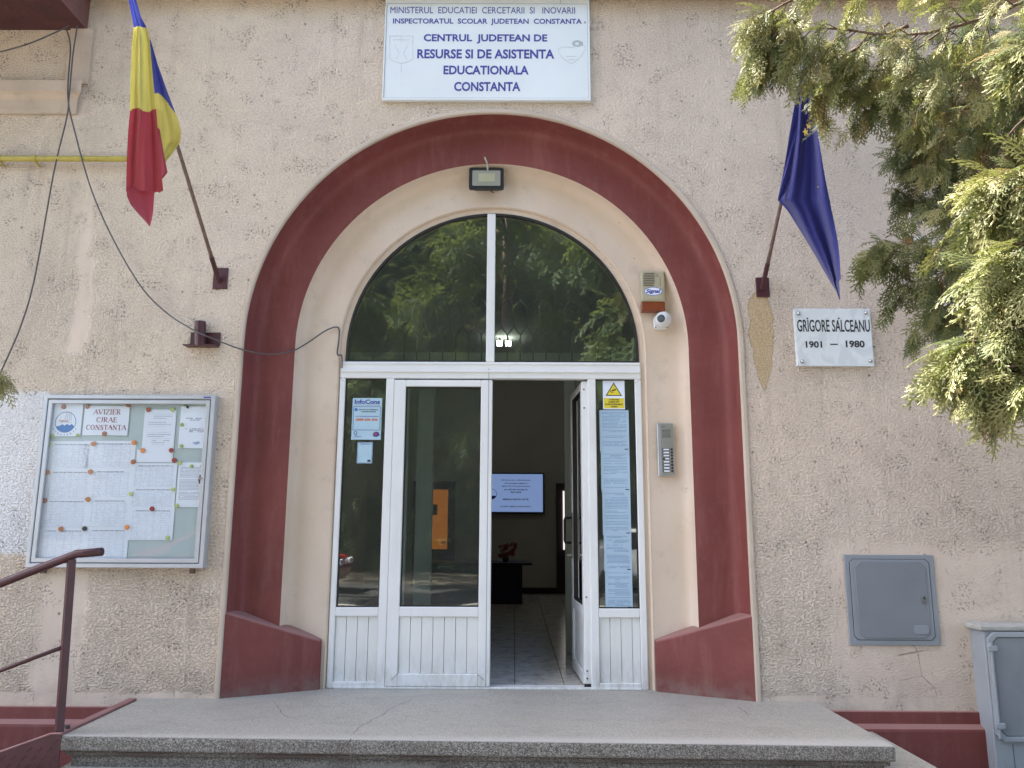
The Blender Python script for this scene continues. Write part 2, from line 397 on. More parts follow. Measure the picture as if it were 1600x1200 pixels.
def rr(x0, x1, z0, z1, r=.02, seg=4):
    out = []
    for cx, cz, a0 in ((x1 - r, z1 - r, 0), (x0 + r, z1 - r, 90), (x0 + r, z0 + r, 180), (x1 - r, z0 + r, 270)):
        for i in range(seg + 1):
            a = rad(a0 + 90 * i / seg); out.append((cx + r * math.cos(a), cz + r * math.sin(a)))
    return out
def text(body, cx, z, w, h, y, mat, parent, name='lettering', bold=0.0, depth=.0012, shear=0, space=1.0):
    """flat lettering facing -Y; w x h is the size of the inked area, z its bottom"""
    c = bpy.data.curves.new('t', 'FONT'); c.body = body; c.extrude = .02; c.offset = bold; c.resolution_u = 3; c.shear = shear; c.space_character = space
    o = bpy.data.objects.new('t', c); COL.objects.link(o)
    dg = bpy.context.evaluated_depsgraph_get(); me = bpy.data.meshes.new_from_object(o.evaluated_get(dg))
    bpy.data.objects.remove(o); bpy.data.curves.remove(c)
    n = len(me.vertices); co = np.empty(n * 3); me.vertices.foreach_get('co', co); co = co.reshape(-1, 3)
    mn, mx = co.min(0), co.max(0)
    sx = w / (mx[0] - mn[0]); sz = (h / (mx[1] - mn[1])) if h else sx
    new = np.stack([cx + (co[:, 0] - (mn[0] + mx[0]) / 2) * sx, y + (-co[:, 2] / .02) * depth * .5, z + (co[:, 1] - mn[1]) * sz], 1)
    me.vertices.foreach_set('co', new.ravel()); me.materials.clear(); me.materials.append(mat); me.update(); me.name = name
    ob = bpy.data.objects.new(name, me); COL.objects.link(ob)
    if parent is not None: ob.parent = parent; me.transform(Matrix.Translation(-parent_world(parent)))
    return ob
def strokes(m, pts, w, y, d=.0012):               # flat polyline strokes in XZ
    for a, b in zip(pts[:-1], pts[1:]):
        a, b = Vector(a), Vector(b); t = (b - a)
        if t.length < 1e-6: continue
        t.normalize(); nn = Vector((-t.y, t.x)) * w / 2
        m.prism([tuple(a - nn), tuple(b - nn), tuple(b + nn), tuple(a + nn)], y - d, y)
def words(m, x0, x1, z, h, y, fill=.9, d=.0008):
    x = x0
    while x < x1 - h:
        w = random.uniform(1.2, 6) * h
        if x + w > x1: w = x1 - x
        if random.random() < fill: m.box(x, x + w, y - d, y, z, z + h)
        x += w + h * .7

# ------------------------------------------------------------------ setting: ground, building
g = MB().box(-40, 40, -60, 14, -.70, -.458).build('ground', plain('dry earth', (.22, .19, .15), .95, .3, 2, bump=.01)); props(g, kind='structure')
PAVE = plain('grey concrete paving', (.17, .165, .155), .9, .15, 1.5, dirt=.2, bump=.004)
g = MB().box(-20, 20, -8.2, .06, -.48, -.45).build('pavement', PAVE); props(g, kind='structure')
g = MB().box(-40, 40, -14.5, -8.35, -.48, -.452).build('road', plain('asphalt', (.055, .055, .056), .9, .2, 3, bump=.003)); props(g, kind='structure')
m_ = MB()
for i in range(26): m_.box(-20 + i * 1.5 + .005, -20 + (i + 1) * 1.5 - .005, -8.34, -8.205, -.47, -.33)
g = m_.build('kerb', plain('concrete kerb', (.36, .35, .33), .9, .15, 3), bevel=.01); props(g, kind='structure')

CX, CZ = -.172, 2.40
def arch(R, n=48, zb=0.0):
    pts = [(CX - R, zb), (CX - R, .8), (CX - R, 1.6)]
    pts += [(CX - R * math.cos(math.pi * i / n), CZ + R * math.sin(math.pi * i / n)) for i in range(n + 1)]
    pts += [(CX + R, 1.6), (CX + R, .8), (CX + R, zb)]
    return pts
def sweep(m, profile, n=64, zb=0.0):              # profile (R, Y) outer to inner
    rows = [[(p[0], Y, p[1]) for p in arch(R, n, zb)] for R, Y in profile]
    k = len(rows[0]); vs = [v for r in rows for v in r]
    fs = [(i * k + j, (i + 1) * k + j, (i + 1) * k + j + 1, i * k + j + 1) for i in range(len(rows) - 1) for j in range(k - 1)]
    m.add(vs, fs)

bld = thing('building', (0, 0, 0), 'beige rough rendered school building with a red arched entrance', 'building')
RW = 1.785
m_ = MB(); a_ = arch(RW, 48, -.06); top = 7.6; L, Rr_ = -12, 12
vs = [(p[0], 0, p[1]) for p in a_]; b0 = len(vs)
ups = [(p[0], 0, top) for p in a_[3:-3]]
vs += ups
fs = [(3 + i, 3 + i + 1, b0 + i + 1, b0 + i) for i in range(len(ups) - 1)]
q = len(vs); n_ = len(a_)
vs += [(L, 0, -.06), (L, 0, top), (Rr_, 0, top), (Rr_, 0, -.06)]
fs += [(q, 0, 1), (q, 1, 2), (q, 2, 3), (q, 3, b0, q + 1), (n_ - 1, q + 3, n_ - 2), (n_ - 2, q + 3, n_ - 3), (n_ - 3, q + 3, n_ - 4), (n_ - 4, q + 3, q + 2, b0 + len(ups) - 1)]
# sides, back, roof
vs += [(L, 13, -.06), (L, 13, top), (Rr_, 13, top), (Rr_, 13, -.06)]
fs += [(q, q + 1, q + 5, q + 4), (q + 3, q + 7, q + 6, q + 2), (q + 4, q + 5, q + 6, q + 7), (q + 1, q + 2, q + 6, q + 5)]
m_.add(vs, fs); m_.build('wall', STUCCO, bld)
m_ = MB(); sweep(m_, [(RW + .004, .002), (RW, -.013), (RW - .006, -.016), (1.760, -.016), (1.752, -.012), (1.748, .004)])
m_.build('arch_rim', RIM, bld, smooth=False)
m_ = MB(); sweep(m_, [(1.748, .004), (1.742, .05), (1.733, .11), (1.720, .152), (1.703, .174), (1.680, .184), (1.640, .188), (1.54, .189), (1.446, .187), (1.441, .189)])
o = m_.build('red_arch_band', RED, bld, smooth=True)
m_ = MB(); sweep(m_, [(1.441, .189), (1.437, .235), (1.430, .272), (1.418, .298), (1.400, .312), (1.375, .318), (1.33, .320), (1.2, .316), (1.150, .310)])
m_.build('beige_arch_band', BEIGE, bld, smooth=True)
m_ = MB(); sweep(m_, [(1.150, .308), (1.142, .314), (1.137, .338), (1.095, .340), (1.09, .42)])
m_.build('inner_arch_band', BEIGE, bld)
# the two low red splays at the foot of the arch
def pedestal(xo, xi, zo, zi):
    m = MB(); zm = zo + (zi - zo) * .5
    P = [(xo, .000), (xi, .262)]
    # front face from wall (xo,Y0) to frame (xi,Y.262); top slopes down towards the door and back
    vs = [(xo, -.008, -.01), (xi, .272, -.01), (xi, .272, zi - .012), (xo, -.008, zo - .012),
          (xo, .01, zo), (xi, .285, zi), (xi, .36, zi + .012), (xo, .36, zo + .012), (xo, .36, -.01), (xi, .36, -.01)]
    m.add(vs, [(0, 1, 2, 3), (3, 2, 5, 4), (4, 5, 6, 7), (1, 9, 6, 5, 2), (0, 3, 4, 7, 8), (8, 7, 6, 9)])
    if xo > xi: m.f = [f[::-1] for f in m.f]
    return m
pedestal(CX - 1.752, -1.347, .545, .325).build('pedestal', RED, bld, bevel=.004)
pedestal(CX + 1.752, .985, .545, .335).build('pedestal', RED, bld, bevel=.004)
# plinth with a weathered ledge
def plinth(x0, x1):
    m = MB(); pr = [(0, -.052), (-.018, -.056), (-.02, -.128), (-.062, -.150), (-.066, -.165), (-.066, -.47)]
    vs = [(x, y, z) for x in (x0, x1) for y, z in pr] ; n = len(pr)
    m.add(vs, [(i, i + 1, n + i + 1, n + i) for i in range(n - 1)]); m.add([(x0, .02, -.052), (x0, .02, -.47)] + vs[:n], [(0, 1) + tuple(range(n + 1, 1, -1))])
    m.add([(x1, .02, -.052), (x1, .02, -.47)] + vs[n:], [(1, 0) + tuple(range(2, n + 2))])
    return m
plinth(-12, -2.425).build('plinth', RED, bld); plinth(1.975, 3.09).build('plinth', RED, bld); plinth(3.85, 12).build('plinth', RED, bld)
# balcony slab corner, window mouldings, string course
m_ = MB().box(-8, -3.285, -1.1, 0, 4.835, 5.2); m_.mi = [0, 1, 1, 1, 1, 1]  # underside gets a darker red than the sides
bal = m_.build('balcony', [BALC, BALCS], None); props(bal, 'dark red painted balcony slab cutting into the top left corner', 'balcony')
def moulding(x0, x1, z0, z1, mit0, mit1):
    m = MB(); h = z1 - z0
    pr = [(0, z1 + .012), (-.075, z1), (-.075, z1 - h * .36), (-.055, z1 - h * .42), (-.03, z1 - h * .55), (-.03, z0 + h * .12), (-.022, z0), (0, z0)]
    n = len(pr); vs = []
    for x, s in ((x0, -1), (x1, 1)):
        for y, z in pr: vs.append((x + (s * (y + .075) if (mit0 if s < 0 else mit1) else 0) * -1, y, z))
    m.add(vs, [(i, i + 1, n + i + 1, n + i) for i in range(n - 1)] + [tuple(range(n)), tuple(range(2 * n - 1, n - 1, -1))]); return m
moulding(-8, -3.235, 4.13, 4.37, 0, 1).build('window_moulding', MOULD, bld)
moulding(2.80, 8, 4.275, 4.47, 1, 0).build('window_moulding', MOULD, bld)
MB().box(-3.40, -3.225, -.022, .01, 4.375, 4.834).build('pilaster_strip', MOULD, bld)
m_ = MB().box(-3.28, 6.5, -.13, .0, 5.098, 5.20).box(-3.28, 6.5, -.18, 0, 5.20, 5.26); m_.build('string_course', MOULDS, bld, bevel=.006)
MB().box(-12.2, 12.2, -.4, 13, 7.6, 7.8).build('roof_cornice', MOULD, bld)

# entrance platform and lower step
plat = thing('entrance_platform', (-.2, -.5, 0), 'grey terrazzo entrance landing in front of the arched door', 'steps')
A, B, C_, D_ = (-2.432, 0.0), (-2.44, -.905), (1.995, -1.015), (1.962, 0.0)
def slab(m, poly, z0, z1): 
    n = len(poly); m.add([(p[0], p[1], z0) for p in poly] + [(p[0], p[1], z1) for p in poly],
        [tuple(range(n))[::-1], tuple(range(n, 2 * n))] + [(i, (i + 1) % n, n + (i + 1) % n, n + i) for i in range(n)])
def inset(d): return [(A[0] + d, .4), (B[0] + d, B[1] + d), (C_[0] - d, C_[1] + d), (D_[0] - d, .4)]
m_ = MB(); poly = inset(.006)
slab(m_, poly, -.004, .0); m_.build('worn_tread', TERT, plat)
m_ = MB(); slab(m_, inset(0), -.078, -.0042); o = m_.build('nosing', TERF, plat, bevel=.012, seg=3)
m_ = MB(); slab(m_, inset(.022), -.105, -.0781); m_.build('nosing_moulding', TERF, plat, bevel=.008, seg=2)
m_ = MB(); slab(m_, inset(.045), -.46, -.1052); m_.build('riser', TERF, plat, bevel=.006)
def crack(pts, parent):
    m = MB(); P = []
    for a, b in zip(pts[:-1], pts[1:]):
        for i in range(6):
            t = i / 6; P.append((a[0] + (b[0] - a[0]) * t + random.uniform(-.008, .008), a[1] + (b[1] - a[1]) * t + random.uniform(-.008, .008)))
    for a, b in zip(P[:-1], P[1:]):
        a, b = Vector(a), Vector(b); t = (b - a).normalized(); w = Vector((-t.y, t.x)) * random.uniform(.0012, .0026)
        vs = [(a - w), (b - w), (b + w), (a + w)]; m.add([(v.x, v.y, .0006) for v in vs], [(0, 1, 2, 3)])
    return m.build('crack', plain('crack dirt', (.13, .12, .11), .9), parent)
def gz(px, py, z=0.0):
    d = CM @ np.array([(px - 800) / FL, 1, (600 - py) / FL]); t = (z - CP[2]) / d[2]; p = CP + d * t; return (p[0], p[1])
crack([gz(645, 1092), gz(610, 1108), gz(592, 1120), gz(563, 1135), gz(549, 1149)], plat)
crack([gz(1150, 1104), gz(1162, 1110), gz(1170, 1120)], plat)
crack([gz(430, 1098), gz(437, 1112), gz(455, 1122)], plat)
m_ = MB()
for a, b in zip([(549, 1153), (545, 1160), (550, 1172), (548, 1185)], [(545, 1160), (550, 1172), (548, 1185), (551, 1202)]):
    pa, pb = at(a[0], a[1], -.93), at(b[0], b[1], -.93); m_.tube([pa + Vector((0, -.012, 0)), pb + Vector((0, -.012, 0))], .0022, 5)
m_.build('riser_crack', plain('crack dirt', (.13, .12, .11), .9), plat)
st = MB(); slab(st, [(B[0] - .0, .0), (B[0] - .0, -1.28), (C_[0] + .34, -1.38), (D_[0] + .34, .0)], -.30, -.165)
# lower step wraps the right side of the landing
low = thing('lower_step', (-.2, -1.2, -.165), 'lower terrazzo step wrapping the right side of the landing', 'step')
st.build('tread', TERT, low, bevel=.01, seg=2)
st = MB(); slab(st, [(B[0] + .03, .0), (B[0] + .03, -1.25), (C_[0] + .31, -1.35), (D_[0] + .31, .0)], -.46, -.301); st.build('riser', TERF, low)

# steel edge strip, ramp side plate and handrail
hr = thing('handrail', (-2.48, -.87, 0), 'dark red tubular steel handrail with side plate at the left of the landing', 'handrail')
Yh = -.87
P0, P1, P2, P3 = at(160, 862, Yh), at(121, 865, Yh), at(0, 912, Yh), at(104, 878, Yh)
dv = (P2 - P1); 
m_ = MB(); m_.tube([P0, P1 + Vector((.02, 0, .0)), P1, P1 + dv * .06, P2, P1 + dv * 3.5], .0235, 12); m_.build('top_rail', REDMET, hr, smooth=True)
pb, pt = at(92, 1148, Yh), at(112, 874, Yh)
m_ = MB(); m_.tube([pb, pt], .0265, 4); o = m_.build('post', REDMET, hr)
q0, q1 = at(101, 1010, Yh), at(0, 1048, Yh)
m_ = MB(); m_.tube([q0, q1, q0 + (q1 - q0) * 4], .011, 8); m_.build('lower_rail', REDMET, hr, smooth=True)
b2 = P1 + dv * 2.6
m_ = MB(); m_.tube([Vector((b2.x, Yh, -.45)), b2], .0265, 4); m_.build('post', REDMET, hr)
e0, e1, e2, e3 = at(97, 1147, -.9), at(80, 1147.5, -.9), at(0, 1176, -.9), at(97, 1200, -.9)
dx = (e2.x - e1.x) * 2.2; dz = (e2.z - e1.z) * 2.2
m_ = MB().prism([(e0.x, e0.z), (e1.x, e1.z), (e1.x + dx, e1.z + dz), (e1.x + dx, -.449), (e0.x, -.449)], -.905, -.899); m_.build('side_plate', REDMET, hr)
m_ = MB(); m_.tube([(e0.x, -.902, e0.z + .004), (e1.x, -.902, e1.z + .004), (e1.x + dx, -.902, e1.z + dz + .004)], .0065, 6); m_.build('plate_edge', REDMETL, hr)
m_ = MB()
for i in range(16):
    for j in range(9):
        x = e0.x - .03 - i * .055 - (j % 2) * .027; z = e0.z - .035 - j * .042
        if z > e1.z + dz * min(1, max(0, (e1.x - x) / -dx)) - .03: continue
        a = rad(40); L2 = .014
        c_, s_ = math.cos(a) * L2, math.sin(a) * L2
        m_.prism([(x - c_, z - s_ - .003), (x + c_, z + s_ - .003), (x + c_, z + s_ + .002), (x - c_, z - s_ + .002)], -.9075, -.9048)
o = m_.build('plate_tread_marks', REDMET, hr); o['kind'] = 'stuff'
m_ = MB().box(-2.49, -2.437, -.89, -.06, -.02, .012); m_.build('edge_strip', REDMETL, hr, bevel=.003)
m_ = MB(); m_.tube([(-2.463, -.80, .012), (-2.463, -.80, .03)], .014, 8); m_.build('bolt', DGREY, hr)

# ------------------------------------------------------------------ entrance frame and doors
YF = .33
ent = thing('glazed_entrance', (CX, YF, 0), 'white plastic entrance frame with half round fanlight filling the arch', 'door frame')
xL, xR = X([(536, 565), (507, 1075)], YF), X([(1000, 567), (1014, 1080)], YF)
zt = at(767, 592, YF).z; zT = at(767, 566, YF).z
l_in, p0_, p1_ = X([(542, 592), (523, 948)], YF), X([(606, 592), (590, 948)], YF), X([(619, 592), (600, 1072)], YF)
leafR = X([(770, 595), (765, 1072)], YF); hingeX = X([(917, 595), (920, 1072)], YF)
g0_, g1_ = X([(930, 592), (936, 951)], YF), X([(990, 592), (1001, 951)], YF)
YA, YB = YF - .01, YF + .06
def bar(name, x0, x1, z0, z1, par=ent, mat=PVC, ya=YA, yb=YB, bev=.005): return MB().box(x0, x1, ya, yb, z0, z1).build(name, mat, par, bevel=bev)
bar('jamb', xL, l_in, .0, zt); bar('jamb', g1_, xR, .0, zt)
bar('transom_bar', xL, xR, zt + .001, zT)
MB().box(xL + .004, xR - .004, YA - .012, YA + .001, zt + .045, zt + .062).build('transom_bead', PVC, ent, bevel=.003)
MB().box(xL + .004, xR - .004, YA - .006, YA + .001, zT - .02, zT - .008).build('transom_bead', PVC, ent, bevel=.002)
bar('mullion_post', p0_, p1_ - .002, .0, zt - .0005); bar('mullion_post', hingeX + .012, g0_, .0, zt - .0005)
bar('threshold', xL + .05, xR - .05, -.0, .014, ya=YA - .004, yb=YB + .02, bev=.003)
vb0, vb1 = X([(761, 335), (760, 562)], YF), X([(774, 335), (773, 562)], YF)
bar('fanlight_mullion', vb0, vb1, zT, CZ + 1.093, ya=YF - .012)
m_ = MB(); 
def halfp(R, zb): return [(CX + R * math.cos(math.pi * i / 48), zb + (R) * math.sin(math.pi * i / 48)) for i in range(49)]
o1 = halfp(1.099, CZ); o2 = halfp(1.083, CZ)
o1 = [(CX + 1.101, zT)] + o1 + [(CX - 1.101, zT)]; o2 = [(CX + 1.083, zT + .012)] + o2 + [(CX - 1.083, zT + .012)]
m_.ring(o1, o2, YF + .0, YF + .035); m_.build('fanlight_gasket', GASKET, ent)
for s in (0, 1):
    pts = [p for p in o2 if (p[0] < vb0 if s == 0 else p[0] > vb1)]
    xx = vb0 if s == 0 else vb1
    ztop = CZ + math.sqrt(1.083 ** 2 - (xx - CX) ** 2)
    if s == 1: poly = [(xx, zT + .012)] + pts + [(xx, ztop)]
    else: poly = pts + [(xx, zT + .012), (xx, ztop)]
    MB().prism(poly, YF + .018, YF + .022).build('fanlight_pane', GLASS, ent)
zg1 = at(570, 593, YF).z; zg0 = at(558, 948.5, YF).z; zr0 = at(558, 963, YF).z
def pane_part(x0, x1, z0, z1, par, y=YF + .02):
    MB().box(x0 + .006, x1 - .006, y - .002, y + .002, z0 + .006, z1 - .006).build('pane', GLASS, par)
    m = MB().ring([(x0, z0), (x1, z0), (x1, z1), (x0, z1)], [(x0 + .007, z0 + .007), (x1 - .007, z0 + .007), (x1 - .007, z1 - .007), (x0 + .007, z1 - .007)], y - .016, y + .008)
    m.build('gasket', GASKET, par)
for x0, x1, nb in ((l_in, p0_, 3.6), (g0_, g1_, 3.4)):
    pane_part(x0, x1, zg0, zt, ent)
    bar('mid_rail', x0, x1, zr0, zg0 - .001)
    w = .078; x = x0; i = 0
    while x < x1 - .01:
        e = min(x + w, x1); MB().box(x + .0015, e - .0015, YF + .008, YF + .03, .045, zr0).build('board', PVCB, ent, bevel=.002); x += w
    bar('bottom_rail', x0, x1, .002, .045)
# screws / mitre lines on jamb corners
m_ = MB()
for (x0, z0, x1, z1) in ((xL, zt + .001, l_in, zt - .03), (xR, zt + .001, g1_, zt - .03)): strokes(m_, [(x0, z0), (x1, z1)], .002, YA - .0005)
m_.build('mitre_seam', ALUD, ent)

def leaf(name, w, parent, yb=0.0, boards=True):
    """leaf in its own axes: x 0..w from the hinge, y thickness"""
    H = zt - .012; z0 = .016
    def bx(nm, a, b, c, d, mat=PVC, y0=-.028, y1=.028, bev=.005, par=None):
        mm = MB(); mm.box(a, b, y0, y1, c, d); ob = mm.build(nm, mat, None, bevel=bev); ob.parent = parent; return ob
    bx('stile', 0, .085, z0, H); bx('stile', w - .085, w, z0, H)
    bx('top_rail', .085, w - .085, H - .05, H); bx('mid_rail', .085, w - .085, zr0, zg0 + .005); bx('bottom_rail', .085, w - .085, z0, z0 + .085)
    bx('gasket', .086, .092, zg0 + .005, H - .05, GASKET, -.02, .02, 0); bx('gasket', w - .092, w - .086, zg0 + .005, H - .05, GASKET, -.02, .02, 0)
    bx('gasket', .092, w - .092, H - .057, H - .0505, GASKET, -.02, .02, 0); bx('gasket', .092, w - .092, zg0 + .0055, zg0 + .012, GASKET, -.02, .02, 0)
    bx('pane', .092, w - .092, zg0 + .012, H - .057, GLASS, -.002, .002, 0)
    n = 7; bw = (w - .17) / n
    for i in range(n): bx('board', .085 + i * bw + .0015, .085 + (i + 1) * bw - .0015, z0 + .0855, zr0 - .0005, PVCB, -.014, .014, .002)
    return H
lw = leafR - p1_
cl = thing('door_leaf', (p1_, YF + .012, 0), 'closed left door leaf of white plastic with tall glass pane', 'door')
leaf('l', lw, cl)
m_ = MB(); zz = at(760, 1040, YF).z
strokes(m_, [(lw - .085, .10), (lw - .04, .06)], .003, -.0285); strokes(m_, [(.085, .10), (.045, .06)], .003, -.0285); strokes(m_, [(lw - .028, .02), (lw - .028, 2.27)], .003, -.0285)
ob = m_.build('seam', ALUD); ob.parent = cl
op = thing('door_leaf', (hingeX - .005, YF + .02, 0), 'open right door leaf of white plastic swung inwards, seen on its edge', 'door')
leaf('r', .70, op)
op.rotation_euler = (0, 0, rad(93.0))
mm = MB()
for z in (1.0, 1.19): mm.box(.60, .625, -.09, -.02, z, z + .012)
mm = MB(); mm.tube([(.62, .028, .98), (.62, .085, .985), (.62, .088, 1.0), (.62, .088, 1.16), (.62, .085, 1.175), (.62, .028, 1.18)], .011, 8); ob = mm.build('pull_handle', BLACK, smooth=True); ob.parent = op
mm = MB().box(.605, .635, .028, .034, .86, 1.22).box(.612, .628, .034, .07, .88, .895); ob = mm.build('lock_plate', SILV); ob.parent = op
for z in (.07, .12, .62, 2.12, 1.98):
    mm = MB().prism(circ(0, z, .006, 8), -.034, -.028); 
    mm = MB(); mm.tube([(-.001, .01, z), (-.005, .01, z)], .006, 8); ob = mm.build('hinge_screw', DGREY); ob.parent = op
mm = MB(); mm.box(-.004, .02, -.03, .03, .001, .034); ob = mm.build('hinge_foot', BLACK); ob.parent = op

# ------------------------------------------------------------------ hall behind the door
hall = props(MB().box(-2.45, 2.3, .40, 7.6, -.06, -.012).build('hall_floor', GROUT), kind='structure')
ts = .355; tm = MB().box(0, ts - .005, 0, ts - .005, 0, .01); me_t = None; k = 0
for i in range(12):
    for j in range(20):
        x = -2.13 + i * ts + .009; y = .402 + j * ts
        if x + ts > 2.3: continue
        if me_t is None: o = tm.build('tile', TILE, bevel=.0012); me_t = o.data
        else: o = bpy.data.objects.new('tile', me_t); COL.objects.link(o)
        o.location = (x, y, -.0115 + .0004 * (k % 3)); o.parent = hall; k += 1
w = MB()
w.box(-2.6, -2.45, .40, 7.8, -.1, 3.7).box(2.3, 2.45, .40, 7.8, -.1, 3.7).box(-2.45, 2.3, 7.6, 7.75, -.1, 3.7)
o = w.build('hall_wall', INTW); props(o, kind='structure')
o = MB().box(-2.6, 2.45, .40, 7.8, 3.62, 3.75).build('hall_ceiling', plain('ceiling paint', (.3, .3, .28), .9)); props(o, kind='structure')
o = MB().box(-2.449, 2.299, 7.585, 7.599, .0, .09).build('skirting', INTD); props(o, kind='structure')
# inner partition
par = thing('inner_partition', (0, 1.85, 0), 'grey painted inner doorway posts behind the glass doors', 'door frame')
xa = at(884, 900, 1.8).x; MB().box(xa, xa + .10, 1.8, 1.9, 0, 2.6).build('post', INTP, par, bevel=.004)
MB().box(xa + .11, xa + .16, 1.84, 1.9, 0, 2.6).build('post', INTP, par, bevel=.004)
xb = at(646, 900, 1.8).x; MB().box(xb, xb + .15, 1.8, 1.9, 0, 2.6).build('post', INTP, par, bevel=.004)
MB().box(-2.44, 2.29, 1.8, 1.9, 2.6, 2.72).build('header', INTP, par)
# folding lattice grille, parked at the left and along the top
gr = thing('security_grille', (-1.0, 1.55, 0), 'pale folding lattice grille stowed inside at the left behind the glass', 'grille')
xg = at(630, 850, 1.6).x
for k in range(2): MB().box(xg - k * .13, xg - k * .13 + .02, 1.59, 1.61, .02, 2.55).build('upright', PVC, gr)
m_ = MB()
for k in range(1):
    for i in range(9):
        z = .15 + i * .26; x0 = xg - k * .2; m_.tube([(x0, 1.6, z), (x0 - .13, 1.605, z + .26)], .005, 5); m_.tube([(x0 - .13, 1.595, z), (x0, 1.6, z + .26)], .005, 5)
o = m_.build('lattice', PVC, gr); o['kind'] = 'stuff'
for z in (1.62, .98):
    MB().box(xg - .008, xg + .03, 1.57, 1.59, z, z + .035).build('catch', PVC, gr)
gr2 = thing('fanlight_grille', (0, 1.5, 2.3), 'grey honeycomb patterned grille hanging behind the fanlight glass', 'grille')
GRB = plain('grey grille bar', (.20, .22, .19), .6); GB = at(620, 560, 1.5).x; n = 0
zc = at(800, 522, 1.5).z; pz = .10
while n < 17:
    x = GB + n * .117
    MB().box(x, x + .011, 1.495, 1.505, zc + .07, zc + .26).build('bar', GRB, gr2)
    MB().box(x + .0585, x + .0695, 1.495, 1.505, zc - .28, zc - .01).build('bar', GRB, gr2)
    m = MB(); m.tube([(x + .005, 1.5, zc + .07), (x + .064, 1.5, zc - .01)], .006, 5); m.tube([(x + .122, 1.5, zc + .07), (x + .064, 1.5, zc - .01)], .006, 5)
    m.tube([(x + .005, 1.5, zc + .26), (x + .064, 1.5, zc + .32)], .006, 5); m.tube([(x + .122, 1.5, zc + .26), (x + .064, 1.5, zc + .32)], .006, 5)
    m.build('brace', GRB, gr2); n += 1
# screen, desk, flowers, doors
tv = thing('television', (0, 7.55, 1.6), 'wall mounted screen showing a pale blue message slide in the dark hall', 'television')
tx1, tz1, tz0 = at(848, 741, 7.5).x, at(848, 741, 7.5).z, at(848, 800, 7.5).z; tx0 = tx1 - 1.03
MB().box(tx0 - .02, tx1 + .02, 7.5, 7.58, tz0 - .03, tz1 + .02).build('casing', BLACK, tv, bevel=.004)
MB().box(tx0, tx1, 7.494, 7.4995, tz0, tz1).build('screen', SCREEN, tv)
tcx = at(806, 770, 7.49).x
for body, py, wd in (('Ne bucuram ca faceti parte', 751.5, 45), ('din povestea noastra si', 756.5, 35), ('alaturi de noi sa promovam', 761, 44), ('un stil de succes in', 766, 36), ('viata voastra', 770, 17), ('IMPREUNA PENTRU VIITOR', 781.5, 40), ('ECHIPA CJRAE CONSTANTA', 793, 47)):
    text(body, tcx, at(806, py, 7.49).z, wd / 93.7, .026, 7.492, SCRINK, tv, bold=.03)
m_ = MB(); lx, lz = at(768, 772, 7.49).x, at(768, 772, 7.49).z
strokes(m_, [(p[0], p[1]) for p in circ(lx, lz, .085, 20) + [circ(lx, lz, .085, 20)[0]]], .006, 7.4935)
m_.build('round_emblem', SCRINK, tv)
MB().prism([(lx + .08 * math.cos(rad(a)), lz + .08 * math.sin(rad(a))) for a in range(200, 341, 14)], 7.491, 7.4935).build('emblem_wave', plain('vivid blue', (.02, .02, .5), .5), tv)
dk = thing('reception_desk', (0, 6.0, 0), 'dark blue desk with an overhanging top standing at the back of the hall', 'desk')
dx1 = at(816, 930, 6).x; dtop = at(816, 879, 6).z
MB().box(-1.3, dx1, 5.9, 6.5, 0, dtop - .03).build('body', DESK, dk, bevel=.01); MB().box(-1.35, dx1 + .14, 5.85, 6.55, dtop - .03, dtop).build('desk_top', INTD, dk, bevel=.005)
fw = thing('flower_vase', (at(790, 878, 6.1).x, 6.1, dtop), 'bunch of dark pink flowers in a vase on the desk', 'flowers')
m_ = MB(); m_.tube([(fw.location.x, 6.1, dtop), (fw.location.x, 6.1, dtop + .05), (fw.location.x, 6.1, dtop + .10)], [.035, .05, .03], 10); m_.build('vase', DGREY, fw, smooth=True)
m_ = MB()
for i in range(34):
    a = random.uniform(0, 6.28); r_ = random.uniform(.02, .16); h = random.uniform(.08, .26); c = Vector((fw.location.x + r_ * math.cos(a), 6.1 + r_ * .6 * math.sin(a), dtop + h))
    for k in range(5):
        b = a + k * 1.256; m_.add([c, c + Vector((.03 * math.cos(b), -.01, .03 * math.sin(b))), c + Vector((.03 * math.cos(b + .9), .005, .03 * math.sin(b + .9)))], [(0, 1, 2)])
o = m_.build('blossoms', plain('dark pink petals', (.30, .05, .06), .7), fw)
od = thing('inner_door', (-1.3, 7.55, 0), 'orange door with a dark frame and small window seen through the left glass', 'door')
ox0, ox1, oz1, oz0 = at(657, 765, 7.5).x, at(700, 765, 7.5).x, at(680, 765, 7.5).z, at(680, 858, 7.5).z
MB().box(ox0 - .12, ox1 + .12, 7.54, 7.59, 0, oz1 + .14).build('door_frame', INTD, od); MB().box(ox0, ox1, 7.51, 7.539, oz0, oz1).build('door_panel', ORNG, od)
MB().box(ox0, at(684, 765, 7.5).x, 7.50, 7.509, at(680, 805, 7.5).z, at(680, 788, 7.5).z).build('door_window', INTD, od)
MB().box(ox1 - .09, ox1 - .02, 7.495, 7.509, at(680, 849, 7.5).z, at(680, 846, 7.5).z).build('handle', DGREY, od)
dd = thing('dark_door', (.9, 7.55, 0), 'dark brown doorway at the right of the hall with a pale daylit strip', 'door')
MB().box(at(869, 755, 7.5).x, at(900, 755, 7.5).x + .3, 7.54, 7.59, 0, at(869, 755, 7.5).z).build('door_panel', INTD, dd)
MB().box(at(879.5, 755, 7.5).x, at(884, 755, 7.5).x + .12, 7.51, 7.539, at(880, 859, 7.5).z, at(880, 767, 7.5).z).build('window', STRIPL, dd)
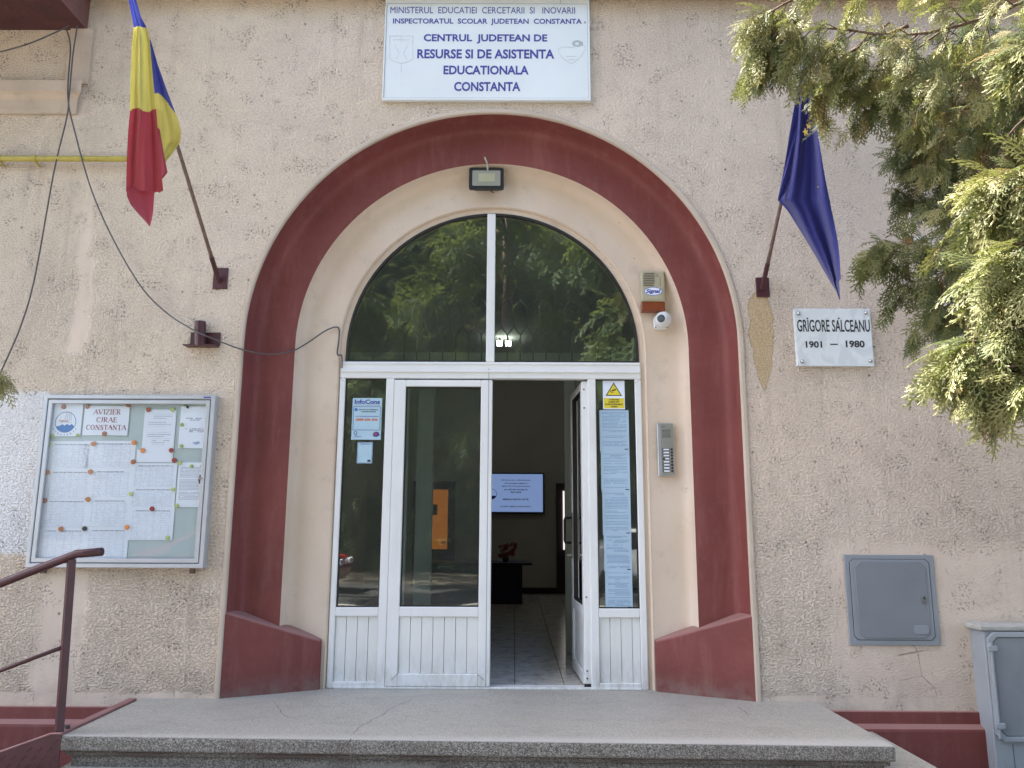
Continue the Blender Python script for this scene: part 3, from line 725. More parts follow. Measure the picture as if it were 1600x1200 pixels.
for px in (780.5, 794):
    p = at(px, 536, 4.9); cl_ = thing('ceiling_light', (p.x, 4.9, 3.6), 'small lit ceiling lamp seen through the fanlight, %s of the pair' % ('left' if px < 785 else 'right'), 'lamp', 'lit lamps on the hall ceiling')
    MB().box(p.x - .036, p.x + .036, 4.88, 4.95, p.z - .03, p.z + .03).build('lit_diffuser', LAMP, cl_, bevel=.004)
    MB().box(p.x - .02, p.x + .02, 4.90, 4.94, p.z + .031, 3.619).build('housing', DGREY, cl_)

# ------------------------------------------------------------------ stickers and papers on the glass
YG = YF + .0165
def flat(name, x0, x1, z0, z1, y, mat, d=.001, par=None): return MB().box(x0, x1, y - d, y, z0, z1).build(name, mat, par)
t1 = thing('glass_sticker', at(573, 655, YG), 'pale blue consumer sticker with bold heading on the left side pane', 'sticker')
sx0, sx1, sz0, sz1 = X([(552, 623), (548, 686)], YG), X([(598, 623), (594, 686)], YG), at(573, 687, YG).z, at(573, 622, YG).z
PB = plain('pale blue sticker', (.42, .60, .70), .5, .04)
flat('sheet', sx0, sx1, sz0, sz1, YG, PB, par=t1)
cx_ = (sx0 + sx1) / 2; H_ = sz1 - sz0; W_ = sx1 - sx0
text('InfoCons', cx_, sz1 - H_ * .145, W_ * .86, H_ * .11, YG - .0012, NAVY, t1, bold=.035)
flat('rule', sx0 + .012, sx1 - .012, sz1 - H_ * .18, sz1 - H_ * .165, YG - .0012, INK, .0005, t1)
m_ = MB(); strokes(m_, [(sx0 + .01, sz0 + H_ * .23), (sx0 + .01, sz1 - H_ * .21), (sx1 - .01, sz1 - H_ * .21), (sx1 - .01, sz0 + H_ * .23), (sx0 + .01, sz0 + H_ * .23)], .003, YG - .0012); m_.build('box_outline', NAVY, t1)
disc(sx0 + .028, sz1 - H_ * .28, .012, YG - .0022, YG - .0012).build('round_emblem', BLUEINK, t1)
text('PROTECTIA GENERALA', cx_ + .012, sz1 - H_ * .295, W_ * .66, H_ * .03, YG - .0014, INKD, t1, bold=.02)
text('CONSUMATORILOR', cx_ + .012, sz1 - H_ * .345, W_ * .5, H_ * .03, YG - .0014, INKD, t1, bold=.02)
text('CALL CENTER INFOCONSUM', cx_, sz1 - H_ * .455, W_ * .78, H_ * .022, YG - .0014, NAVY, t1, bold=.02)
text('0880 606 606', cx_, sz1 - H_ * .55, W_ * .74, H_ * .06, YG - .0014, ORANGEINK, t1, bold=.04)
m_ = MB(); c = (sx0 + .03, sz0 + H_ * .16); strokes(m_, circ(*c, .011, 14) + [circ(*c, .011, 14)[0]], .004, YG - .0012); strokes(m_, [(c[0] + .008, c[1] - .006), (c[0] + .002, c[1] - .024)], .004, YG - .0012); m_.build('ring_emblem', NAVY, t1)
m_ = MB().prism([(sx1 - .062, sz0 + .035), (sx1 - .05, sz0 + .022), (sx1 - .03, sz0 + .02), (sx1 - .008, sz0 + .034), (sx1 - .018, sz0 + .056), (sx1 - .035, sz0 + .06), (sx1 - .052, sz0 + .056)], YG - .0022, YG - .0012); m_.build('country_emblem', NAVY, t1)
m_ = MB().prism([(sx1 - .056, sz0 + .036), (sx1 - .036, sz0 + .03), (sx1 - .024, sz0 + .044), (sx1 - .036, sz0 + .054), (sx1 - .05, sz0 + .052)], YG - .003, YG - .0023); m_.build('emblem_patch', plain('muted red', (.35, .08, .09), .7), t1)
text('o.n. InfoCons', sx0 + .045, sz0 + H_ * .06, .055, H_ * .025, YG - .0014, NAVY, t1, bold=.02)
t2 = thing('glass_sticker', at(570, 707, YG), 'small pale blue sticker below the larger one on the left side pane', 'sticker')
x0, x1, z0, z1 = X([(559, 692), (557, 723)], YG), X([(583, 692), (581, 723)], YG), at(570, 724, YG).z, at(570, 691, YG).z
flat('sheet', x0, x1, z0, z1, YG, PB, par=t2)
text('InfoCons', (x0 + x1) / 2, z1 - .017, (x1 - x0) * .6, .008, YG - .0012, NAVY, t2, bold=.03)
m_ = MB(); strokes(m_, [(x0 + .004, z0 + .004), (x1 - .004, z0 + .004), (x1 - .004, z1 - .004), (x0 + .004, z1 - .004), (x0 + .004, z0 + .004)], .002, YG - .0012); m_.build('outline', NAVY, t2)
m_ = MB().box(x1 - .035, x1 - .012, YG - .002, YG - .0012, z0 + .012, z0 + .026); m_.build('small_mark', INKD, t2)
ws = thing('warning_sign', at(959, 616, YG), 'yellow and white video surveillance warning sign on the right side pane', 'sign')
x0, x1, z0, z1 = X([(941, 594), (943, 638)], YG), X([(975, 594), (977, 638)], YG), at(959, 639.5, YG).z, at(959, 594, YG).z
W_, H_ = x1 - x0, z1 - z0; YL = plain('warning yellow', (.75, .62, .04), .5, .04)
flat('sheet', x0, x1, z0, z1, YG, PAPER, par=ws)
cx_ = (x0 + x1) / 2
MB().prism([(x0 + W_ * .12, z0 + H_ * .46), (x1 - W_ * .12, z0 + H_ * .46), (cx_, z1 - H_ * .08)], YG - .002, YG - .0011).build('triangle_border', INKD, ws)
MB().prism([(x0 + W_ * .19, z0 + H_ * .487), (x1 - W_ * .19, z0 + H_ * .487), (cx_, z1 - H_ * .14)], YG - .003, YG - .0021).build('triangle', YL, ws)
m_ = MB(); cz_ = z0 + H_ * .6
m_.prism([(cx_ - .012, cz_ + .002), (cx_ + .018, cz_ + .012), (cx_ + .016, cz_ + .022), (cx_ - .015, cz_ + .012)], YG - .0036, YG - .0031); strokes(m_, [(cx_ - .022, cz_ + .012), (cx_ - .022, cz_ - .004), (cx_ - .004, cz_ - .004)], .005, YG - .0031, .0005); m_.build('camera_pictogram', INKD, ws)
MB().box(x0 + W_ * .04, x1 - W_ * .04, YG - .002, YG - .0011, z0 + H_ * .04, z0 + H_ * .38).build('yellow_panel', YL, ws)
for i, (s_, ww) in enumerate((('ATENTIE!', .48), ('OBIECTIV', .5), ('SUPRAVEGHEAT', .82), ('VIDEO', .32))):
    text(s_, cx_, z0 + H_ * (.30 - i * .08), W_ * ww, H_ * .055, YG - .0022, INKD, ws, bold=.03)
zz = [641, 704, 767, 835, 892, 951]; names = ['topmost pale blue sheet of print taped under the warning sign', 'second pale blue sheet from the top in the right side pane', 'middle pale blue sheet of print in the right side pane', 'fourth pale blue sheet from the top in the right side pane', 'lowest pale blue sheet of print in the right side pane']
for i in range(5):
    ya = YG - .0008 * (i % 2)
    x0, x1 = at(936.5 + .035 * (zz[i] - 641), zz[i], ya).x, at(982 + .022 * (zz[i] - 641), zz[i], ya).x
    z1, z0 = at(960, zz[i], ya).z, at(960, zz[i + 1] + 1, ya).z
    ps = thing('printed_sheet', ((x0 + x1) / 2, ya, z0), names[i], 'paper', 'pale blue sheets in the right side pane')
    flat('sheet', x0, x1, z0, z1, ya, PAPERB, .0006, ps)
    m_ = MB(); n = 26
    for j in range(n):
        z = z1 - (z1 - z0) * (.06 + .88 * j / n)
        if random.random() < .18: continue
        words(m_, x0 + .02 + (random.random() < .2) * .05, x1 - .018 - (random.random() < .3) * random.uniform(.01, .08), z, .0035, ya - .0007, .97, .0004)
    o = m_.build('print', plain('blue grey print', (.18, .30, .46), .8), ps); o['kind'] = 'stuff'
    MB().box(x1 - .035, x1 - .008, ya - .0012, ya - .0007, z0 + .012, z0 + .018).build('page_mark', INKD, ps)

# ------------------------------------------------------------------ wall sign
sg = thing('name_board', (-.22, -.03, 4.26), 'white sign board with blue lettering hanging above the arch', 'sign')
bx0, bx1, bz0, bz1 = at(597, 157, -.03).x, at(923, 159, -.03).x, at(760, 157, -.03).z, at(760, 2, -.03).z + .08
m_ = MB().box(bx0, bx1, -.03, 0.0, bz0, bz1).build('panel', SIGNW, sg, bevel=.003)
m_ = MB().ring([(bx0, bz0), (bx1, bz0), (bx1, bz1), (bx0, bz1)], [(bx0 + .010, bz0 + .018), (bx1 - .014, bz0 + .018), (bx1 - .014, bz1 - .10), (bx0 + .010, bz1 - .10)], -.036, -.0302)
m_.build('edge_trim', SIGNW, sg, bevel=.002)
m_ = MB(); strokes(m_, [(bx0 + .012, bz0 + .02), (bx1 - .016, bz0 + .02), (bx1 - .016, bz1 - .102), (bx0 + .012, bz1 - .102), (bx0 + .012, bz0 + .02)], .003, -.0302)
strokes(m_, [(bx1 - .22, bz1 - .102), (bx1 - .22, bz1 - .06)], .004, -.0362); m_.build('edge_groove', INK, sg)
def tline(body, pa, pb, pyb, pyt, mat=NAVY, par=sg, Y=-.031, bold=.028, **k):
    a, b = at(pa, (pyb + pyt) / 2, Y), at(pb, (pyb + pyt) / 2, Y); zb, zt_ = at((pa + pb) / 2, pyb, Y).z, at((pa + pb) / 2, pyt, Y).z
    return text(body, (a.x + b.x) / 2, zb, b.x - a.x, zt_ - zb, Y, mat, par, bold=bold, **k)
tline('MINISTERUL  EDUCATIEI  CERCETARII  SI   INOVARII', 610, 898.5, 21, 11, bold=0.0); tline('INSPECTORATUL  SCOLAR  JUDETEAN  CONSTANTA', 614, 909, 39.5, 29, bold=.02)
tline('CENTRUL  JUDETEAN DE', 662, 855, 68, 53.5); tline('RESURSE SI DE ASISTENTA', 652, 866, 91.5, 77); tline('EDUCATIONALA', 693, 826, 116.5, 102.5); tline('CONSTANTA', 709.5, 813, 142.5, 128)
p = at(914, 35, -.031); disc(p.x, p.z, .008, -.034, -.0302, 8).build('screw', INK, sg)
def P2(px, py, Y=-.031): q = at(px, py, Y); return (q.x, q.z)
m_ = MB(); strokes(m_, [P2(609, 56), P2(609, 92), P2(616, 96), P2(627, 99), P2(638, 96), P2(645, 92), P2(645, 56), P2(609, 56)], .006, -.0302)
for (a, b) in (((614, 62), (640, 62)), ((617, 70), (624, 84)), ((637, 70), (630, 84)), ((619, 92), (622, 86)), ((636, 92), (632, 86)), ((627, 56), (627, 66)), ((627, 99), (627, 113))): strokes(m_, [P2(*a), P2(*b)], .005, -.0302)
m_.build('faded_shield', EMB, sg)
m_ = MB(); strokes(m_, [P2(872, 76), P2(873, 83), P2(879, 91), P2(893, 100), P2(906, 90), P2(914, 78), P2(914, 72), P2(905, 71), P2(893, 74), P2(882, 73), P2(872, 76)], .006, -.0302)
strokes(m_, [P2(884, 88), P2(901, 88)], .005, -.0302); strokes(m_, [P2(888, 93), P2(899, 93)], .005, -.0302)
m_.build('faded_crest', EMB, sg)
m_ = MB(); q = P2(902, 68); m_.ring(circ(q[0], q[1], .04, 14, .028), circ(q[0], q[1], .018, 14, .010), -.0312, -.0302)
for k in range(3): strokes(m_, [P2(905 + k * 2.6, 65), P2(905 + k * 2.6, 71)], .006, -.0302)
m_.build('faded_crest_figure', plain('emblem grey', (.42, .48, .48), .7), sg)

# ------------------------------------------------------------------ marble plaque
pq = thing('memorial_plaque', (2.25, -.02, 2.24), 'white marble plaque with engraved black name fixed by four screws', 'plaque')
px0, px1, pz0, pz1 = X([(1240, 483), (1247, 573)], -.03), X([(1359, 481), (1366, 571)], -.03), Z([(1246, 573), (1366, 571)], -.03), Z([(1240, 483), (1359, 481)], -.03)
MB().box(px0, px1, -.03, .0, pz0, pz1).build('slab', MARB, pq, bevel=.002)
tline('GRIGORE SALCEANU', 1245.5, 1359, 518.5, 499.5, INKD, pq, -.031, .012)
m_ = MB()
for px in (1261.5, 1310.5): q = P2(px, 497.5, -.031); m_.prism(circ(q[0], q[1], .006, 8), -.0316, -.0304)
q = P2(1310, 497.5, -.031); m_.build('accent', INKD, pq)
tline('1901', 1259, 1284.5, 543.5, 533, INKD, pq, -.031, .03); tline('1980', 1321.5, 1351, 543, 532, INKD, pq, -.031, .03)
m_ = MB(); strokes(m_, [P2(1297, 538), P2(1309, 538)], .008, -.0304); m_.build('dash', INKD, pq)
for a in ((1247.5, 490), (1353, 489), (1253.5, 565), (1360, 564)):
    q = P2(*a, -.03); m_ = MB(); m_.tube([(q[0], -.03, q[1]), (q[0], -.036, q[1]), (q[0], -.046, q[1])], [.014, .013, .005], 12); m_.build('screw', SILV, pq, smooth=True)

# ------------------------------------------------------------------ notice board
nb = thing('notice_board', (-2.69, -.06, .82), 'silver framed glazed notice board full of white sheets on the left wall', 'notice board')
YN = -.075
def NP(x, y): return (50 + x / 4.287, 610 + y / 4.287)
nx0, nx1, nz0, nz1 = X([(66, 617), (41, 887)], YN), X([(337, 618), (316, 888)], YN), Z([(40, 887), (318, 888)], YN), Z([(66, 617), (340, 617)], YN)
MB().box(nx0, nx1, -.03, -.0, nz0, nz1).build('back_case', ALU, nb)
MB().ring([(nx0, nz0), (nx1, nz0), (nx1, nz1), (nx0, nz1)], [(nx0 + .028, nz0 + .028), (nx1 - .028, nz0 + .028), (nx1 - .028, nz1 - .028), (nx0 + .028, nz1 - .028)], YN, -.0301).build('outer_frame', ALU, nb, bevel=.004)
a = .0285
MB().ring([(nx0 + a, nz0 + a), (nx1 - a, nz0 + a), (nx1 - a, nz1 - a), (nx0 + a, nz1 - a)], [(nx0 + .034, nz0 + .034), (nx1 - .034, nz0 + .034), (nx1 - .034, nz1 - .034), (nx0 + .034, nz1 - .034)], YN + .012, -.0305).build('frame_gap', ALUD, nb)
a, b = .0345, .062
MB().ring([(nx0 + a, nz0 + a), (nx1 - a, nz0 + a), (nx1 - a, nz1 - a), (nx0 + a, nz1 - a)], [(nx0 + b, nz0 + b), (nx1 - b, nz0 + b), (nx1 - b, nz1 - b), (nx0 + b, nz1 - b)], YN + .002, -.0505).build('door_frame', ALU, nb, bevel=.003)
MB().box(nx0 + .035, nx1 - .035, -.036, -.0302, nz0 + .035, nz1 - .035).build('pin_panel', BOARD, nb)
MB().box(nx0 + .05, nx1 - .05, -.058, -.055, nz0 + .05, nz1 - .05).build('glass_pane', BGLASS, nb)
MB().box(nx1 - .08, nx1 - .03, YN - .001, YN, nz1 - .02, nz1 - .010).build('maker_label', NAVY, nb)
q = P2(*NP(1135, 597), -.06); m_ = MB().prism(circ(q[0], q[1], .018, 16, .034), -.072, -.0585); m_.build('lock_escutcheon', DGREY, nb, bevel=.003)
MB().prism(circ(q[0], q[1] + .006, .010, 12), -.078, -.0725).build('lock_cylinder', SILV, nb); 
for px in (67, 300): q = P2(px, 893, -.02); MB().box(q[0] - .014, q[0] + .014, -.03, 0, q[1] - .012, nz0).build('wall_bracket', RUST, nb)

YS = -.0365; cnt = 0
def sheet(c, label, ltype, name='notice_sheet'):
    global cnt
    x0, y0, x1, y1 = c; ys = YS - .0004 * cnt - .0002; cnt += 1
    a, b = P2(*NP(x0, y0), ys), P2(*NP(x1, y1), ys)
    # left edges of the picture crop lean; use the middle of the sheet for its width
    mid = (y0 + y1) / 2
    X0, X1 = P2(*NP(x0, mid), ys)[0], P2(*NP(x1, mid), ys)[0]; Z1, Z0 = a[1], b[1]
    sh = thing(name, ((X0 + X1) / 2, ys, Z0), label, 'paper', 'sheets pinned in the notice board')
    MB().box(X0, X1, ys - .0003, ys, Z0, Z1).build('sheet', PAPER, sh)
    m = MB(); mf = MB(); W_, H_ = X1 - X0, Z1 - Z0; yy = ys - .0003
    if ltype == 'table':
        n = 16
        for i in range(n):
            z = Z0 + H_ * (.04 + .86 * i / n)
            words(mf, X0 + W_ * .08, X1 - W_ * .05, z, .0035, yy, .7, .0004)
        for k in (.1, .22, .4, .56, .72, .9): mf.box(X0 + W_ * k, X0 + W_ * k + .0016, yy - .0004, yy, Z0 + .01, Z1 - H_ * .12)
        words(m, X0 + W_ * .15, X1 - W_ * .1, Z1 - H_ * .13, .006, yy, .95, .0005)
    elif ltype == 'letter':
        n = 16
        for i in range(n):
            if i in (3, 7, 8): continue
            z = Z1 - H_ * (.12 + .8 * i / n); words(m if i % 3 else mf, X0 + W_ * random.choice((.14, .14, .3)), X1 - W_ * random.choice((.12, .12, .3)), z, .004, yy, .97, .0005)
    elif ltype == 'dense':
        n = 24
        for i in range(n):
            if i in (8, 17): continue
            z = Z1 - H_ * (.12 + .74 * i / n); words(m, X0 + W_ * .08, X1 - W_ * .06, z, .0032, yy, .97, .0005)
    elif ltype == 'short':
        for z in (.30, .34, .55, .585, .62): words(m, X0 + W_ * (.2 if z in (.3, .55) else .32), X1 - W_ * .12, Z1 - H_ * z, .006, yy, .8, .0005)
        q = MB().prism([(X0 + W_ * .45, Z1 - H_ * .87), (X0 + W_ * .58, Z1 - H_ * .92), (X0 + W_ * .72, Z1 - H_ * .88), (X0 + W_ * .66, Z1 - H_ * .83), (X0 + W_ * .55, Z1 - H_ * .85)], yy - .0005, yy); q.build('ink_stamp', plain('stamp blue', (.35, .42, .68), .8), sh)
    if m.v: o = m.build('print', INK, sh); o['kind'] = 'stuff'
    if mf.v: o = mf.build('faint_print', INKF, sh); o['kind'] = 'stuff'
    return sh, X0, X1, Z0, Z1, yy
sheet((100, 340, 400, 528), 'list sheet at the left directly under the round emblem sheet', 'table')
sheet((340, 337, 690, 524), 'list sheet directly under the large title sheet', 'table')
sheet((88, 526, 390, 722), 'second list sheet down at the left edge of the board', 'table')
sheet((388, 522, 668, 720), 'second list sheet down below the title sheet', 'table')
sheet((62, 722, 372, 915), 'third list sheet down at the left edge of the board', 'table')
sheet((370, 718, 648, 912), 'third list sheet down in the second column', 'table')
sheet((32, 915, 352, 1142), 'bottom list sheet at the left behind the handrail', 'table')
sheet((350, 912, 642, 1140), 'bottom list sheet in the second column with the black magnet above', 'table')
sheet((662, 486, 968, 655), 'upper list sheet of the middle column under the signed letter', 'table')
sheet((644, 650, 958, 785), 'middle list sheet of the middle column between two green magnets', 'table')
sheet((640, 780, 948, 1003), 'lowest list sheet of the middle column held by one dark red magnet', 'table')
sheet((702, 396, 945, 482), 'narrow lower page showing below the letter in the middle column', 'short2')
sheet((745, 128, 958, 402), 'typed letter hanging right of the title sheet', 'letter')
sheet((988, 106, 1194, 388), 'nearly empty white page with a blue stamp at the upper right', 'short')
sheet((972, 482, 1160, 783), 'densely printed grey page beside the lock on the right', 'dense')
s1 = sheet((118, 88, 334, 308), 'white sheet with round blue sailing emblem at the top left', 'none', 'emblem_sheet')
s2 = sheet((346, 104, 648, 302), 'white title sheet reading AVIZIER CJRAE in dark red', 'none', 'title_sheet')
sh, X0, X1, Z0, Z1, yy = s1
c = P2(*NP(225, 213), yy); r_ = .0725
m_ = MB(); m_.ring(circ(c[0], c[1], r_, 32), circ(c[0], c[1], r_ - .0035, 32), yy - .0006, yy); m_.build('emblem_ring', NAVY, sh)
wave = [(c[0] + (r_ - .004) * math.cos(rad(a)), c[1] + (r_ - .004) * math.sin(rad(a))) for a in range(205, 336, 10)]
wave += [(c[0] + .045, c[1] - .012), (c[0] + .03, c[1] - .022), (c[0] + .012, c[1] - .012), (c[0] - .005, c[1] - .024), (c[0] - .02, c[1] - .014), (c[0] - .04, c[1] - .026)]
m_ = MB().prism(wave, yy - .0008, yy - .0001); m_.build('emblem_waves', BLUEINK, sh)
text('CJRAE', c[0] - .012, c[1] - .002, .062, .016, yy - .001, ORANGEINK, sh, bold=.0)
m_ = MB()
for dx in (-.012, .004, .02, .034): strokes(m_, [(c[0] + dx * .6 + .01, c[1] + .075), (c[0] + dx + .005, c[1] + .012)], .0022, yy)
strokes(m_, [(c[0] - .04, c[1] + .02), (c[0] - .04, c[1] + .002), (c[0] + .045, c[1] - .002)], .002, yy); m_.build('emblem_rigging', INK, sh)
for i, ch in enumerate('CONSTANTA'):
    a = rad(212 + i * 14.5); o = text(ch, c[0] + .089 * math.cos(a), c[1] + .089 * math.sin(a) - .005, .008, .010, yy - .0006, BLUEINK, sh, bold=.02)
sh, X0, X1, Z0, Z1, yy = s2
# serif capitals for the title, drawn from strokes
SER = {'A': [(0, 0, .42, 1, .06), (.42, 1, .84, 0, .15), (.2, .36, .64, .36, .06), (-.1, 0, .16, 0, .05), (.62, 0, .98, 0, .05)],
       'V': [(0, 1, .42, 0, .15), (.42, 0, .84, 1, .06), (-.1, 1, .2, 1, .05), (.64, 1, .96, 1, .05)],
       'I': [(.2, 0, .2, 1, .15), (.02, 0, .38, 0, .05), (.02, 1, .38, 1, .05)],
       'Z': [(.04, 1, .7, 1, .06), (.7, 1, .04, 0, .14), (.04, 0, .72, 0, .06), (.04, .82, .04, 1, .05), (.72, 0, .72, .2, .05)],
       'E': [(.14, 0, .14, 1, .15), (0, 0, .7, 0, .06), (0, 1, .66, 1, .06), (.14, .52, .52, .52, .06), (.7, 0, .7, .24, .05), (.66, .78, .66, 1, .05), (.52, .4, .52, .64, .04)],
       'R': [(.14, 0, .14, 1, .15), (0, 0, .3, 0, .05), (0, 1, .45, 1, .06), (.45, 1, .62, .88, .09), (.62, .88, .62, .66, .14), (.62, .66, .45, .5, .09), (.45, .5, .14, .5, .06), (.36, .5, .72, 0, .14), (.66, 0, .84, 0, .05)],
       'C': [(.7, .8, .55, .97, .06), (.55, .97, .3, .97, .07), (.3, .97, .1, .72, .12), (.1, .72, .1, .28, .15), (.1, .28, .3, .03, .12), (.3, .03, .56, .03, .07), (.56, .03, .74, .2, .06), (.7, .72, .7, 1, .05)],
       'J': [(.3, 1, .3, .2, .15), (.3, .2, .18, .02, .09), (.18, .02, .02, .06, .08), (.12, 1, .48, 1, .05)],
       'O': [(.3, .97, .08, .72, .11), (.08, .72, .08, .28, .15), (.08, .28, .3, .03, .11), (.3, .03, .54, .03, .06), (.54, .03, .76, .28, .11), (.76, .28, .76, .72, .15), (.76, .72, .54, .97, .11), (.54, .97, .3, .97, .06)],
       'N': [(.12, 0, .12, 1, .06), (.1, 1, .74, 0, .15), (.74, 0, .74, 1, .06), (-.02, 0, .26, 0, .05), (-.04, 1, .14, 1, .05), (.6, 1, .88, 1, .05)],
       'S': [(.58, .78, .5, .96, .06), (.5, .96, .24, .96, .08), (.24, .96, .08, .76, .12), (.08, .76, .2, .58, .14), (.2, .58, .5, .42, .14), (.5, .42, .62, .22, .13), (.62, .22, .46, .03, .1), (.46, .03, .2, .03, .07), (.2, .03, .06, .24, .06)],
       'T': [(.36, 0, .36, 1, .15), (.02, 1, .7, 1, .06), (.2, 0, .52, 0, .05), (.02, .76, .02, 1, .05), (.7, .76, .7, 1, .05)],
       'Ț': [(.36, 0, .36, 1, .15), (.02, 1, .7, 1, .06), (.2, 0, .52, 0, .05), (.02, .76, .02, 1, .05), (.7, .76, .7, 1, .05), (.4, -.12, .32, -.3, .09)]}
ADV = {'I': .48, 'J': .58, 'S': .78, 'Z': .84, 'E': .84, 'T': .82, 'Ț': .82, 'C': .88}
def serif(body, pa, pb, pyb, pyt, mat, par, Y):
    a, b = at(pa, (pyb + pyt) / 2, Y), at(pb, (pyb + pyt) / 2, Y); zb, zt_ = at((pa + pb) / 2, pyb, Y).z, at((pa + pb) / 2, pyt, Y).z
    tot = sum(ADV.get(ch, .98) for ch in body) - .1; s = (b.x - a.x) / tot; hh = zt_ - zb; x = a.x; m = MB()
    for i, ch in enumerate(body):
        for k, (x0, y0, x1, y1, w) in enumerate(SER[ch]): strokes(m, [(x + x0 * s, zb + y0 * hh), (x + x1 * s, zb + y1 * hh)], w * s * 1.15, Y - .0001 * (k + 1), .0003)
        x += ADV.get(ch, .98) * s
    return m.build('lettering', mat, par)
serif('AVIZIER', *[NP(x, 0)[0] for x in (414, 597)], NP(0, 160)[1], NP(0, 128)[1], INKR, sh, yy - .0003)
serif('CJRAE', *[NP(x, 0)[0] for x in (432, 570)], NP(0, 213)[1], NP(0, 181)[1], INKR, sh, yy - .0003)
serif('CONSTANȚA', *[NP(x, 0)[0] for x in (363, 630)], NP(0, 263)[1], NP(0, 232)[1], INKR, sh, yy - .0003)

MAGC = {'o': plain('orange magnet', (.55, .20, .06), .35), 'b': plain('brown orange magnet', (.36, .11, .05), .35), 'l': plain('bright orange magnet', (.85, .30, .10), .35),
        'r': plain('dark red magnet', (.35, .05, .045), .35), 'g': plain('green magnet', (.36, .46, .10), .35), 'y': plain('pale lime magnet', (.55, .62, .22), .35), 'k': plain('black magnet', (.02, .022, .035), .3), 'd': plain('dark grey magnet', (.07, .08, .08), .35)}
CN = {'o': 'orange', 'b': 'brownish orange', 'l': 'bright orange', 'r': 'dark red', 'g': 'green', 'y': 'pale lime', 'k': 'black', 'd': 'dark grey'}
mags = [(213, 110, 'b', 'at the top of the round emblem sheet'), (373, 108, 'b', 'at the top left corner of the title sheet'), (646, 98, 'b', 'at the top right corner of the title sheet'),
 (486, 290, 'b', 'under the last word of the title sheet'), (412, 357, 'o', 'below the bottom left of the title sheet'), (683, 350, 'l', 'just below the bottom right of the title sheet'),
 (743, 402, 'l', 'at the lower left corner of the typed letter'), (933, 402, 'r', 'at the lower right corner of the typed letter'), (781, 130, 'b', 'at the top left corner of the typed letter'),
 (942, 130, 'y', 'at the top right corner of the typed letter'), (1005, 230, 'g', 'on the left edge of the stamped page, the upper of two'), (1001, 373, 'g', 'at the lower left of the stamped page'),
 (138, 303, 'g', 'at the lower left corner of the round emblem sheet'), (307, 300, 'g', 'at the lower right corner of the round emblem sheet'), (117, 362, 'y', 'at the top left corner of the first list sheet'),
 (678, 479, 'o', 'at the top left corner of the middle column of lists'), (953, 468, 'r', 'at the top right corner of the middle column of lists'), (991, 487, 'y', 'at the top left corner of the dense grey page'),
 (1070, 508, 'g', 'at the top middle of the dense grey page'), (1141, 508, 'g', 'just above the lock of the notice board'), (105, 548, 'o', 'at the left edge between first and second list sheets'),
 (392, 545, 'o', 'between the two columns, second list row'), (85, 738, 'b', 'at the left edge between second and third list sheets'), (374, 730, 'o', 'between the two columns, third list row'),
 (662, 693, 'y', 'at the left of the middle column, lone small one'), (945, 664, 'y', 'at the right edge of the middle column'), (805, 793, 'r', 'alone at the top of the lowest middle sheet'),
 (971, 772, 'y', 'at the lower left corner of the dense grey page'), (194, 928, 'o', 'in the bottom row at the left, above the handrail'), (353, 926, 'k', 'in the bottom row between two orange ones'),
 (636, 916, 'l', 'in the bottom row beside the middle column'), (908, 986, 'y', 'at the bottom right corner of the lowest middle sheet'), (1043, 113, 'd', 'at the top edge of the stamped page'),
 (1018, 98, 'g', 'in the top right corner above the stamped page'), (140, 92, 'g', 'in the top left corner of the board')]
for x, y, c, w in mags:
    ym = YS - .0074; q = P2(*NP(x, y), ym); r_ = .0165 if c in 'oblrk' else (.014 if c == 'y' else .012)
    if y < 120 and c in 'gd': r_ = .009
    m_ = MB(); m_.tube([(q[0], ym, q[1]), (q[0], ym - .006, q[1]), (q[0], ym - .008, q[1])], [r_, r_ * .97, r_ * .75], 14)
    o = m_.build('magnet', MAGC[c]); props(o, 'small round %s magnet %s' % (CN[c], w), 'magnet', 'round magnets holding sheets in the notice board')

# ------------------------------------------------------------------ meter hatch
hh = thing('meter_hatch', (2.51, 0, .35), 'grey blue meter hatch with chamfered door set in the right wall', 'hatch')
hx0, hx1, hz0, hz1 = 2.213, 2.812, .356, .938
MB().box(hx0, hx1, -.014, 0.0, hz0, hz1).build('surround', HATCH, hh, bevel=.003)
def cham(x0, x1, z0, z1, c): return [(x0 + c, z0), (x1 - c, z0), (x1, z0 + c), (x1, z1 - c), (x1 - c, z1), (x0 + c, z1), (x0, z1 - c), (x0, z0 + c)]
MB().ring(cham(hx0 + .030, hx1 - .033, hz0 + .032, hz1 - .026, .025), cham(hx0 + .033, hx1 - .036, hz0 + .035, hz1 - .029, .024), -.0152, -.0141).build('door_gap', GASKET, hh)
MB().prism(cham(hx0 + .034, hx1 - .037, hz0 + .036, hz1 - .030, .024), -.018, -.0142).build('door', HATCH, hh, bevel=.002)
MB().prism(cham(hx0 + .062, hx1 - .062, hz0 + .047, hz1 - .042, .035), -.024, -.0181).build('door_panel', HATCH2, hh, bevel=.003)
q = P2(1443.5, 937, -.025); MB().prism(circ(q[0], q[1], .017, 14, .028), -.032, -.0245).build('lock', plain('grey lock', (.17, .18, .19), .4, metal=.5), hh, bevel=.002)
disc(q[0], q[1] + .01, .007, -.036, -.0325, 10).build('keyhole', BLACK, hh)
a, b = P2(1427, 977, -.025), P2(1452, 991, -.025); MB().prism(rr(a[0], b[0], b[1], a[1], .018), -.028, -.0245).build('label_plate', HATCH, hh, bevel=.003)

